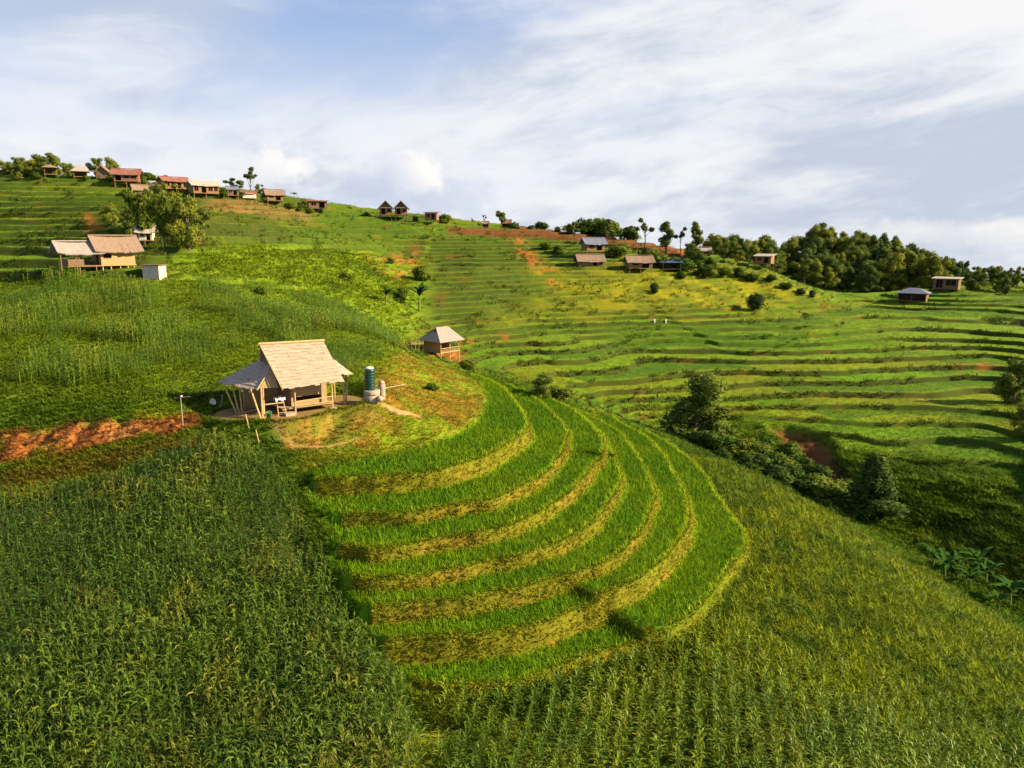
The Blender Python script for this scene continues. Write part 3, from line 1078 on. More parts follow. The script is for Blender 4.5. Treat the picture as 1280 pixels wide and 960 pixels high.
def grass():
    T = [tuft_template(rs, 8, .42, .18, .05, (35, 85), (20, 90), 1, .3) for _ in range(7)]
    TS = [tuft_template(rs, 9, .27, .13, .060, (10, 80), (20, 100), 1, .4) for _ in range(7)]
    # risers of the fan and the knoll: short mixed weeds
    X, Y = [], []
    xs, ys = [], []
    for cv in CURVES + [c for _, c, _ in HEADS]:
        seg = np.diff(cv, axis=0)
        ln = np.hypot(seg[:, 0], seg[:, 1])
        k = rng.choice(len(seg), int(ln.sum() * 260), p=ln / ln.sum())
        t_, o_ = rng.random(len(k)), rng.uniform(-.85, .55, len(k))
        nx_, ny_ = -seg[k, 1] / ln[k], seg[k, 0] / ln[k]
        xs.append(cv[k, 0] + seg[k, 0] * t_ + nx_ * o_); ys.append(cv[k, 1] + seg[k, 1] * t_ + ny_ * o_)
    x, y = np.concatenate(xs), np.concatenate(ys)
    z, ris, tw, fw, fris, fb, fr = height(x, y, True)
    m = (fw > .3) & ((fris > .2) | ((fb > .6) & (rng.random(len(x)) < .5)))
    x1, y1, z1 = x[m], y[m], z[m]
    n2 = fbm(x1 / 1.7 + .7 * z1, y1 / 1.7 - .6 * z1, 58, 4)
    keep = n2 < .79
    x1, y1, z1 = x1[keep], y1[keep], z1[keep]
    c = albedo(x1, y1) * rng.uniform(.8, 1.7, (len(x1), 1))
    c = lerp(c, (.16, .22, .007), (fb[m][keep] > .5) * .8)
    c = lerp(c, (.130, .165, .008), rng.random(len(x1)) * .9)
    c = lerp(c, (.25, .215, .009), (rng.random(len(x1)) < .28) * .8)
    c *= (.82 + .42 * sstep(.32, .66, fbm(x1 / .55 + z1 / .5, y1 / .55 - z1 / .5, 59, 3)))[:, None]
    me = scatter_mesh('weeds', TS, np.column_stack([x1, y1, z1]), c, rng.uniform(.42, .92, len(x1)), M['weed'], .35)
    tag(link('bank_weeds', me), 'yellow green weeds on the faces of the curved rice terraces', 'weeds', kind='stuff')
    print('weeds', len(x1))
    # everything else: density falls with distance
    # rank dark weeds on the faces of the far terraces and the odd bush
    n0 = 150000
    wy = np.exp(rng.uniform(math.log(66), math.log(200), n0)); wx = rng.uniform(-.74, .74, n0) * wy
    tz, tr, tf = terrace(wx, wy, base(wx, wy))
    tr = tr * terr_weight(wx, wy)
    m = (tr > .35) & (FAN.sd(wx, wy) < -1) & (rng.random(n0) < .8) & (fbm(wx / 5, wy / 4, 93, 3) > np.where(wy > 120, .52, .42))
    wx, wy = wx[m], wy[m]
    wz = height(wx, wy)
    m = in_view(wx, wy, wz, 20)
    wx, wy, wz = wx[m], wy[m], wz[m]
    wc = np.empty((len(wx), 3)); wc[:] = (.040, .066, .007)
    wc = lerp(wc, (.10, .11, .010), rng.random(len(wx)) ** 2)
    me = scatter_mesh('bank_weeds_far', T, np.column_stack([wx, wy, wz]), wc, rng.uniform(.7, 1.7, len(wx)) * (.7 + wy / 260), M['weed'], .25)
    tag(link('terrace_weeds', me), 'dark rank weeds along the faces of the distant terraces', 'weeds', kind='stuff')
    print('far weeds', len(wx))
    N = 470000
    yy = np.exp(rng.uniform(math.log(31), math.log(235), N))
    aa = rng.uniform(-.84, 1.02, N)
    xx = aa * yy
    ex = FAN.sd(xx, yy) > -.1
    ex |= (BANK.sd(xx, yy) > .2) & (rng.random(N) < .65)
    ex |= PATH.sd(xx, yy) > 0
    ex |= PATH2.sd(xx, yy) > .1
    ex |= SLIDE.sd(xx, yy) > .3
    ex |= (FIELD_A.sd(xx, yy) > .5)
    ex |= (FIELD_B.sd(xx, yy) > .5)
    for px_, py_, r, pz in PADS:
        ex |= np.hypot(xx - px_, yy - py_) < r * .8
    rc = RIDGECUT.sd(xx, yy) > .3
    for zs in SCARS:
        rc |= (zs.sd(xx, yy) > .5)
    ex |= rc & (rng.random(N) < .8)
    xx, yy = xx[~ex], yy[~ex]
    ri = terr_weight(xx, yy) * terrace(xx, yy, base(xx, yy))[1]
    ok = ri < .35 + .5 * rng.random(len(xx))
    ok &= rng.random(len(xx)) > terr_weight(xx, yy) * (.35 + .35 * sstep(100, 130, yy)) + .5 * CENTRE.w(xx, yy)
    xx, yy = xx[ok], yy[ok]
    # and a closer sward on the open grass slope and round the hut
    zz = height(xx, yy)
    m = in_view(xx, yy, zz, 20)
    xx, yy, zz = xx[m], yy[m], zz[m]
    c = albedo(xx, yy) * rng.uniform(.7, 1.4, (len(xx), 1))
    c = lerp(c, C_DARK, (rng.random(len(xx)) < .08) * .6)
    g, gu = GRASS_SLOPE.w(xx, yy), GULLY.w(xx, yy)
    tw = terr_weight(xx, yy)
    s = (rng.uniform(.6, 1.2, len(xx)) * (.9 + .35 * g + 1.4 * gu) * (1 - .55 * tw)) * (1 + np.clip((yy - 80) / 160, 0, .8))
    k = KNOLL.w(xx, yy)
    s = s * (1 - .35 * k)
    me = scatter_mesh('grass', T, np.column_stack([xx, yy, zz]), c, s, M['grass'], .15, zscale=s * .8)
    print('grass', len(xx), len(me.polygons))
    tag(link('hill_grass', me), 'green and yellow grass covering the terraced hillside', 'grass', kind='stuff')


grass()

# ------------------------------------------------------------------ building helpers
class MB:
    """collects boxes, poles and slabs; build() links them as one mesh object"""
    def __init__(s):
        s.v, s.f = [], []

    def add(s, v, f):
        n = len(s.v)
        s.v += [tuple(map(float, p)) for p in v]
        s.f += [tuple(i + n for i in q) for q in f]
        return s

    def hexa(s, b, t):
        """bottom four and top four corners, both counter-clockwise seen from above"""
        return s.add(list(b) + list(t), [(3, 2, 1, 0), (4, 5, 6, 7), (0, 1, 5, 4), (1, 2, 6, 5), (2, 3, 7, 6), (3, 0, 4, 7)])

    def box(s, x0, x1, y0, y1, z0, z1):
        return s.hexa([(x0, y0, z0), (x1, y0, z0), (x1, y1, z0), (x0, y1, z0)], [(x0, y0, z1), (x1, y0, z1), (x1, y1, z1), (x0, y1, z1)])

    def slab(s, pts, th):
        """flat or slightly warped polygon given by its top corners, thickened downwards"""
        p = [np.array(q, float) for q in pts]
        nn = np.cross(p[1] - p[0], p[2] - p[0]); nn /= np.linalg.norm(nn)
        if nn[2] < 0:
            p = p[::-1]; nn = -nn
        lo = [q - nn * th for q in p]
        k = len(p)
        f = [tuple(range(k)), tuple(range(2 * k - 1, k - 1, -1))] + [(i, i + k, (i + 1) % k + k, (i + 1) % k) for i in range(k)]
        return s.add(p + lo, f)

    def pole(s, a, b, r0, r1=None, n=7):
        a, b = np.array(a, float), np.array(b, float)
        r1 = r0 if r1 is None else r1
        d = (b - a) / np.linalg.norm(b - a)
        u = np.cross(d, (0, 0, 1) if abs(d[2]) < .9 else (1, 0, 0)); u /= np.linalg.norm(u)
        w = np.cross(d, u)
        ring = lambda c, r: [c + r * (math.cos(i / n * 6.2832) * u + math.sin(i / n * 6.2832) * w) for i in range(n)]
        return s.add(ring(a, r0) + ring(b, r1), [(i, (i + 1) % n, (i + 1) % n + n, i + n) for i in range(n)] + [tuple(range(n - 1, -1, -1)), tuple(range(n, 2 * n))])

    def lathe(s, prof, n=20, c=(0, 0, 0)):
        v = [(c[0] + r * math.cos(i / n * 6.2832), c[1] + r * math.sin(i / n * 6.2832), c[2] + z) for r, z in prof for i in range(n)]
        f = [(k * n + i, k * n + (i + 1) % n, (k + 1) * n + (i + 1) % n, (k + 1) * n + i) for k in range(len(prof) - 1) for i in range(n)]
        f += [tuple(range(n - 1, -1, -1)), tuple(range((len(prof) - 1) * n, len(prof) * n))]
        return s.add(v, f)

    def wall(s, a, b, z0, z1, th, holes=()):
        """upright wall from a to b on plan, with rectangular openings (from, to, bottom, top) measured along it"""
        a, b = np.array(a, float), np.array(b, float)
        L = np.linalg.norm(b - a); d = (b - a) / L; nrm = np.array([-d[1], d[0]]) * th / 2
        cuts = sorted({0.0, L, *[h[0] for h in holes], *[h[1] for h in holes]})
        for u0, u1 in zip(cuts[:-1], cuts[1:]):
            spans = [(z0, z1)]
            for h in holes:
                if h[0] <= u0 + 1e-6 and h[1] >= u1 - 1e-6:
                    spans = [q for lo, hi in spans for q in ((lo, min(hi, h[2])), (max(lo, h[3]), hi)) if q[1] - q[0] > 1e-3]
            for lo, hi in spans:
                p, q = a + d * u0, a + d * u1
                c = [p - nrm, q - nrm, q + nrm, p + nrm]
                s.hexa([(*k, lo) for k in c], [(*k, hi) for k in c])
        return s

    def build(s, name, mat, parent=None, smooth=False):
        me = bpy.data.meshes.new(name)
        me.from_pydata(s.v, [], s.f)
        me.materials.append(mat)
        if smooth:
            for p in me.polygons:
                p.use_smooth = len(p.vertices) == 4
        me.update()
        return link(name, me, parent)


def gable(x0, x1, y0, y1, ze, zr, th=.12, sag=.0, seg=4):
    """gable roof, ridge along x at the middle of y"""
    m = MB()
    ym = (y0 + y1) / 2
    g = np.random.default_rng(int(abs(x0 * 977 + y0 * 131 + zr * 71) * 10))
    seg = max(7, seg)
    xs = np.linspace(x0, x1, seg + 1)
    dz = -2.2 * sag * (1 - (2 * (xs - x0) / (x1 - x0) - 1) ** 2) + g.normal(0, .022, seg + 1)
    for ya in (y0, y1):
        for i in range(seg):
            a, b = xs[i], xs[i + 1]
            sg = -1 if ya == y0 else 1
            e0, e1 = g.normal(0, .07, 2)
            p = [(a, ya + sg * e0, ze + dz[i] - .4 * e0), (b, ya + sg * e1, ze + dz[i + 1] - .4 * e1), (b, ym, zr + dz[i + 1]), (a, ym, zr + dz[i])]
            m.slab(p, th)
    m.pole((x0, ym, zr + .02), (x1, ym, zr + .02), .09, .09, 6)
    return m


def house(name, label, p, yaw, L=5, W=4, stilt=.8, wall=2.0, rise=1.2, over=.5, roof='thatch_brown', walls='wood', style='gable', holes=((.55, .85, .0, .85), (.15, .40, .4, .8)),
          posts=True, cat='house', group=None, open_front=False, back_only=False, ridge_y=False, floor=True, deep=1.2):
    """one building on its own footing; p is the middle of its footprint"""
    r = empty(name, p, yaw, label, cat, group)
    z0, z1 = stilt, stilt + wall
    if ridge_y:
        x0, x1, y0, y1 = -L / 2, L / 2, -W / 2, W / 2
    x0, x1, y0, y1 = -L / 2, L / 2, -W / 2, W / 2
    if posts:
        nx = 3 if L > 4.5 else 2
        for i in range(nx):
            for yy in (y0 + .12, y1 - .12):
                xx = x0 + .12 + (L - .24) * i / (nx - 1)
                top = z1 if (open_front and yy < 0) or back_only else z0
                if top > .05:
                    MB().pole((xx, yy, -deep), (xx, yy, top), .085, .075, 6).build('post', M['wood_warm'], r)
    if floor and stilt > .05:
        MB().box(x0 - .05, x1 + .05, y0 - .05, y1 + .05, z0 - .14, z0).build('floor', M['wood_warm'], r)
    w = MB()
    hf = [(a * L, b * L, z0 + c * wall, z0 + d * wall) for a, b, c, d in holes]
    if not open_front and not back_only:
        w.wall((x0, y0), (x1, y0), z0 + .003, z1, .1, hf)
    if not back_only:
        w.wall((x0 + .05, y0 + .055), (x0 + .05, y1 - .055), z0 + .003, z1, .1)
        w.wall((x1 - .05, y0 + .055), (x1 - .05, y1 - .055), z0 + .003, z1, .1)
    w.wall((x0, y1), (x1, y1), z0 + .003, z1, .1)
    if style == 'gable':
        for xx in (x0 + .05, x1 - .05):
            zr = z1 + rise * .86
            w.add([(xx - .045, y0, z1 + .003), (xx - .045, y1, z1 + .003), (xx - .045, 0, zr), (xx + .045, y0, z1 + .003), (xx + .045, y1, z1 + .003), (xx + .045, 0, zr)],
                  [(0, 2, 1), (3, 4, 5), (0, 1, 4, 3), (1, 2, 5, 4), (2, 0, 3, 5)])
    w.build('wall', M[walls], r)
    if not open_front and not back_only:
        for a, b, c, d in hf:
            if c > z0 + .05:
                f = MB()
                f.box(x0 + a - .05, x0 + b + .05, y0 - .10, y0 - .053, c - .06, c - .002).box(x0 + a - .05, x0 + b + .05, y0 - .10, y0 - .053, d + .002, d + .06)
                for q in (a - .03, (a + b) / 2, b + .03):
                    f.box(x0 + q - .03, x0 + q + .03, y0 - .095, y0 - .055, c - .01, d + .01)
                f.build('window', M['wood_warm'], r)
    drop = rise * over / (W / 2)
    if style == 'gable':
        gable(x0 - over, x1 + over, y0 - over, y1 + over, z1 - drop + .10, z1 + rise + .10, .12, .06).build('roof', M[roof], r)
    elif style == 'pent':
        MB().slab([(x0 - over, y0 - over, z1 + .12), (x1 + over, y0 - over, z1 + .12), (x1 + over, y1 + over, z1 + .12 + rise), (x0 - over, y1 + over, z1 + .12 + rise)], .12).build('roof', M[roof], r)
    elif style == 'hip':
        a = [(x0 - over, y0 - over), (x1 + over, y0 - over), (x1 + over, y1 + over), (x0 - over, y1 + over)]
        ze, zr = z1 + .1 - drop, z1 + .1 + rise
        k = min(L, W) * .45
        r0, r1 = (x0 + k, 0, zr), (x1 - k, 0, zr)
        m = MB()
        c = [(*q, ze) for q in a]
        m.slab([c[0], c[1], r1, r0], .1).slab([c[2], c[3], r0, r1], .1).slab([c[1], c[2], r1], .1).slab([c[3], c[0], r0], .1)
        m.build('roof', M[roof], r)
    return r


def face(x, y):                                # yaw that turns a front wall towards the camera's side of the valley
    return math.atan2(-x, y)                   # local -y looks back at the origin


def on(px, py):
    x, y, z = pick(px, py)
    return (x, y, z)


def hidden(px, y, dz=0.0):
    """a place straight behind the pixel column at ground distance y (its foot may be hidden)"""
    f = y * CP
    for _ in range(6):
        x = (px - 640) / FPX * f
        z = hz(x, y)
        f = y * CP - (z - CAMZ) * SP
    return (x, y, z + dz)


def foot(p, yaw, L, W):
    """lowest and highest ground under a footprint"""
    q = [(p[0] + a * L / 2 * math.cos(yaw) - b * W / 2 * math.sin(yaw), p[1] + a * L / 2 * math.sin(yaw) + b * W / 2 * math.cos(yaw)) for a in (-1, 0, 1) for b in (-1, 0, 1)]
    h = height(np.array([a for a, b in q]), np.array([b for a, b in q]))
    return float(h.min()), float(h.max()), float(np.median(h))


# ------------------------------------------------------------------ the bamboo hut in the middle
def bamboo_hut():
    r = empty('bamboo_hut', (HUT_O[0], HUT_O[1], HUT_Z), YAW, 'large bamboo hut with pale shingled steep roof beside the green water tank', 'hut')
    P0, P1 = (0, 0, 5.2), (4.85, -.25, 5.1)
    E0, E1 = (.62, -2.75, 2.2), (5.45, -2.6, 2.2)
    G0, G1 = (.62, 2.75, 2.2), (5.45, 2.6, 2.2)
    roof = MB()
    rr = np.random.default_rng(21)

    def course(a, b, c, d, n, th):
        """a..b lower edge, d..c upper edge, laid in n lapped courses"""
        a, b, c, d = map(np.array, (a, b, c, d))
        nn = np.cross(b - a, d - a); nn = nn / np.linalg.norm(nn)
        if nn[2] < 0: nn = -nn
        for i in range(n):
            t0, t1 = i / n, min(1.0, (i + 1.25) / n)
            lift = .035
            k = max(3, int(np.linalg.norm(b - a) / .38))
            for j in range(k):
                u0, u1 = j / k, (j + 1) / k
                s0 = max(-.02, t0 + rr.normal(0, .16) / n)
                lf = lift + abs(rr.normal(0, .012)) + .004 * (j % 2)
                lo = lambda u: a + (b - a) * u + ((d - a) * (1 - u) + (c - b) * u) * s0 + nn * lf
                hi = lambda u: a + (b - a) * u + ((d - a) * (1 - u) + (c - b) * u) * t1
                roof_.slab([lo(u0), lo(u1), hi(u1), hi(u0)], th)
    roof_ = roof
    course(E0, E1, P1, P0, 13, .05)
    course(G0, G1, P1, P0, 8, .05)
    roof.build('roof', M['thatch_new'], r)
    MB().pole((P0[0] - .12, 0, 5.27), (P1[0] + .1, -.25, 5.17), .10, .10, 8).build('ridge_cap', M['bamboo_pole'], r)
    roof_ = MB()
    F, B, P, Q = (-.95, -1.75, 2.12), (-2.75, 2.35, 2.25), (.62, -.62, 3.65), (.55, 1.5, 3.9)
    course(F, B, Q, P, 8, .05)
    roof_.build('side_roof', M['thatch_side'], r)
    roof_ = MB()
    course((5.32, -2.0, 2.62), (6.7, -1.45, 2.45), (4.9, -.7, 4.1), (4.85, -.8, 4.0), 5, .05)
    course((6.7, -1.45, 2.45), (6.8, 2.1, 2.4), (4.95, 1.0, 3.9), (4.9, -.7, 4.1), 5, .05)
    roof_.build('end_roof', M['thatch_new'], r)
    # bargeboards and the little gable on the front left
    MB().pole((-.98, -1.80, 2.15), (.60, -.70, 3.70), .05, .05, 6).pole((P0[0] - .02, -.05, 5.16), (.56, -2.85, 2.13), .045, .045, 6).build('bargeboard', M['bamboo_pole'], r)
    g = MB()
    g.slab([(-.75, -1.62, 2.22), (.52, -2.05, 2.22), (.42, -1.1, 3.42), (.35, -.82, 3.46)], .05)
    g.build('gable_panel', M['bamboo_wall'], r)
    # dark rear gable under the flying ridge
    MB().add([(.40, -1.2, 3.75), (.40, 1.4, 3.75), (.40, 0, 5.05), (.46, -1.2, 3.75), (.46, 1.4, 3.75), (.46, 0, 5.05)],
             [(0, 2, 1), (3, 4, 5), (0, 1, 4, 3), (1, 2, 5, 4), (2, 0, 3, 5)]).build('upper_gable', M['wood'], r)
    # platform, walls
    MB().box(.9, 4.85, -1.55, 2.1, .30, .42).build('floor', M['bamboo_wall'], r)
    MB().wall((1.75, -1.05), (4.6, -1.05), .43, 2.9, .06, ((.15, 2.35, .72, 1.12),)).build('front_wall', M['bamboo_wall'], r)
    MB().wall((1.75, -1.0), (1.75, 2.0), .43, 2.9, .06).build('partition_wall', M['wood_warm'], r)
    MB().wall((4.6, -1.0), (4.6, 2.0), .43, 2.9, .06).wall((-.9, 2.05), (4.6, 2.05), .0, 2.7, .06).build('rear_wall', M['bamboo_wall'], r)
    MB().box(1.85, 4.75, -1.98, -1.50, .46, .54).build('bench', M['bamboo_wall'], r)
    MB().pole((1.7, -1.95, .95), (4.75, -1.95, 1.0), .045, .045).pole((1.7, -1.95, .60), (4.75, -1.95, .62), .04, .04).build('rail', M['bamboo_pole'], r)
    MB().pole((-.75, -1.55, .95), (1.0, -1.7, .95), .05, .05).build('rail', M['bamboo_pole'], r)
    ps = [((-.85, -2.1, -.3), (-1.3, -1.35, 2.2)), ((-.78, -2.05, -.3), (-.65, -1.65, 2.25)), ((-.65, -2.02, -.3), (-.5, -1.62, 2.3)),
          ((-1.75, .75, -.3), (-2.45, 1.6, 2.3)), ((-1.6, .85, -.3), (-1.95, 1.2, 2.35)), ((-1.4, .9, -.3), (-1.5, .9, 2.5)),
          ((1.72, -1.95, -.3), (1.75, -1.95, 2.6)), ((4.75, -1.75, -.3), (4.75, -1.7, 2.8)), ((4.9, 2.0, -.3), (4.9, 2.0, 2.9)),
          ((6.1, -.9, -.3), (6.05, -.9, 2.7)), ((6.25, -.75, -.3), (6.55, -.75, 2.5)), ((6.4, 1.8, -.3), (6.4, 1.8, 2.55)), ((-.9, 2.0, -.3), (-.9, 2.0, 2.8))]
    for a, b in ps:
        MB().pole(a, b, .075, .065, 8).build('post', M['bamboo_pole'], r)
    MB().box(4.48, 4.98, -2.0, -1.5, -.3, .10).build('footing', M['concrete'], r)
    MB().box(.85, 1.65, -2.35, -1.75, -.2, .22).build('step', M['concrete'], r)
    return r


bamboo_hut()


def local(lx, ly, lz=0.0):
    x, y = hut_xy(lx, ly)
    return (x, y, HUT_Z + lz)


def cloth_stand():
    r = empty('ladder', local(.75, -1.45), YAW, 'short bamboo ladder leaning in the open side of the large hut', 'ladder')
    for sx in (-.28, .28):
        MB().pole((sx * 1.1, -.45, -.05), (sx * .8, .1, 1.35), .035, .03).build('side_pole', M['bamboo_pole'], r)
    for k in range(3):
        t = .2 + .28 * k
        MB().pole((-.30, -.45 + .55 * t, 1.4 * t - .05), (.30, -.45 + .55 * t, 1.4 * t - .05), .022).build('rung', M['bamboo_pole'], r)
    m = MB()
    n = 10
    for i in range(n):
        for j in range(n):
            u, v = i / (n - 1), j / (n - 1)
            x = -.38 + .76 * u
            y = .05 + .22 * math.cos(v * math.pi) + .03 * math.sin(u * 9)
            z = 1.12 + .26 * math.sin(v * math.pi) + .06 * math.sin(u * 11 + v * 4) - .10 * abs(u - .5)
            m.v.append((x, y, z))
    m.f = [(i * n + j, (i + 1) * n + j, (i + 1) * n + j + 1, i * n + j + 1) for i in range(n - 1) for j in range(n - 1)]
    o = m.build('draped_cloth', M['cloth'], None, True)
    md = o.modifiers.new('thick', 'SOLIDIFY'); md.thickness = .03
    o.location = local(.75, -1.45); o.rotation_euler = (0, 0, YAW)
    tag(o, 'pinkish white cloth bundle hung over the bamboo ladder in the hut', 'cloth')
    b = empty('bucket', local(-.30, -2.05), YAW, 'green plastic bucket at the foot of the front hut posts', 'bucket')
    MB().lathe([(.15, 0), (.19, .36), (.21, .37), (.21, .40), (.17, .40), (.13, .05)], 16).build('body', M['bucket'], b, True)
    hd = MB()
    for k in range(8):
        a0, a1 = math.pi * k / 8, math.pi * (k + 1) / 8
        hd.pole((.2 * math.cos(a0), .0, .38 + .16 * math.sin(a0)), (.2 * math.cos(a1), .0, .38 + .16 * math.sin(a1)), .008, .008, 5)
    hd.build('handle', M['white'], b)


cloth_stand()


def tanks():
    x, y, z = on(465, 499)
    c = empty('concrete_ring', (x, y, z), 0, 'pair of stacked concrete rings under the green water tank', 'concrete rings')
    MB().lathe([(.60, -.3), (.62, 0), (.62, .36), (.55, .38)], 24).build('lower_ring', M['concrete'], c, True)
    MB().lathe([(.62, .40), (.64, .42), (.64, .74), (.54, .77)], 24).build('upper_ring', M['concrete'], c, True)
    t = empty('water_tank', (x - .12, y + .05, z + .77), 0, 'upright dark green plastic water tank with pale cap', 'water tank')
    t.scale = (.90, .90, .86)
    prof = []
    for k in range(7):
        zz = .02 + k * .27
        prof += [(.43, zz), (.455, zz + .06), (.455, zz + .20), (.43, zz + .26)]
    MB().lathe([(.40, 0)] + prof + [(.40, 1.93), (.25, 1.98)], 24).build('body', M['tank'], t, True)
    MB().lathe([(.36, 1.96), (.40, 1.99), (.36, 2.09), (.18, 2.15), (.02, 2.16)], 20).build('cap', M['white'], t, True)
    MB().pole((-.44, -.1, 1.0), (-.62, -.12, 1.0), .05, .05, 8).build('outlet', M['pipe'], t)
    j = empty('concrete_jar', (x + .68, y + .75, z + .20), 0, 'pale concrete water jar with rounded lid behind the green tank', 'water jar')
    j.scale = (.58, .58, .70)
    MB().lathe([(.40, -1.0), (.46, .1), (.50, .7), (.50, 1.15), (.42, 1.3)], 20).build('body', M['concrete'], j, True)
    MB().lathe([(.44, 1.30), (.40, 1.45), (.26, 1.62), (.08, 1.70)], 18).build('lid', M['concrete'], j, True)
    rk = MB()
    s0 = np.random.default_rng(5)
    rk.lathe([(.10, -.10), (.26, .02), (.30, .18), (.22, .34), (.08, .40)], 11)
    rk.v = [tuple(np.array(v) * (1 + s0.normal(0, .07))) for v in rk.v]
    o = rk.build('boulder', M['concrete'], None, True)
    o.location = (x + .72, y - .45, z - .02)
    tag(o, 'pale rounded stone beside the concrete rings of the tank', 'stone')
    # thin pipe running off to the right
    a, b = (x + .92, y + .75, z + .75), on(506, 484)
    o = MB().pole(a, (b[0], b[1], b[2] + .25), .018, .018, 6).build('water_pipe', M['pipe'])
    tag(o, 'thin pale pipe running from the concrete jar to the right', 'pipe')


tanks()


def hut_yard():
    x, y, z = on(229, 534)
    r = empty('lamp_pole', (x, y, z), 0, 'thin pole with crossbar at the edge of the red bank', 'pole')
    MB().pole((0, 0, -.5), (0, 0, 2.25), .035, .03).build('pole', M['concrete'], r)
    MB().pole((-.45, 0, 2.18), (.65, .1, 2.26), .015, .015).build('crossbar', M['concrete'], r)
    MB().lathe([(.05, 2.24), (.09, 2.28), (.07, 2.36), (.02, 2.38)], 10, (.06, 0, 0)).build('lamp', M['white'], r, True)
    p = on(264, 509)
    t = empty('plastic_basin', (p[0], p[1], p[2] + .34), .4, 'white plastic basin tipped on its side left of the hut', 'basin')
    b = MB().lathe([(.20, 0), (.30, .30), (.36, .32), (.36, .36), (.30, .36), (.18, .05)], 18).build('bowl', M['white'], t, True)
    b.rotation_euler = (R(62), 0, R(50)); b.scale = (.75, .75, .75)
    for k, (px, py, ang, ln, lab) in enumerate([(276, 511, 1.25, 1.1, 'grey plank standing upright beside the white basin'), (284, 514, .12, 1.6, 'dark plank lying on the ground left of the hut posts'),
                                                (292, 521, .25, 1.9, 'long weathered plank sloping down before the left hut posts')]):
        q = on(px, py)
        m = MB()
        d = np.array([math.cos(ang) * .9, -.25 + .1 * k, math.sin(ang)]); d /= np.linalg.norm(d)
        c = np.array([0, 0, .12])
        m.slab([c + (0, -.1, 0), c + d * ln + (0, -.1, 0), c + d * ln + (0, .12, 0.01), c + (0, .12, .01)], .05)
        o = m.build('plank', M['thatch_grey'] if k == 0 else M['wood'])
        o.location = q
        tag(o, lab, 'plank')
    for k, (px, py, lab) in enumerate([(315, 536, 'upper bamboo pole stuck in the slope below the hut'), (328, 556, 'lower bamboo pole leaning out of the slope below the hut')]):
        q = on(px, py)
        o = MB().pole((-.15, 0, -.3), (-.45, .15, 1.05), .05, .04).build('bamboo_pole', M['bamboo_pole'])
        o.location = q
        tag(o, lab, 'bamboo pole')
    for k, (lx, ly, lab) in enumerate([(-1.5, .1, 'left hanging white bulb under the grey side roof'), (-1.1, -.5, 'right hanging white bulb under the grey side roof')]):
        r = empty('hanging_lamp', local(lx, ly, 1.75), 0, lab, 'lamp')
        MB().lathe([(.02, 0), (.09, .04), (.10, .12), (.04, .2)], 10).build('bulb', M['white'], r, True)
        MB().pole((0, 0, .19), (0, 0, .75), .008, .008, 5).build('cord', M['wood'], r)


hut_yard()

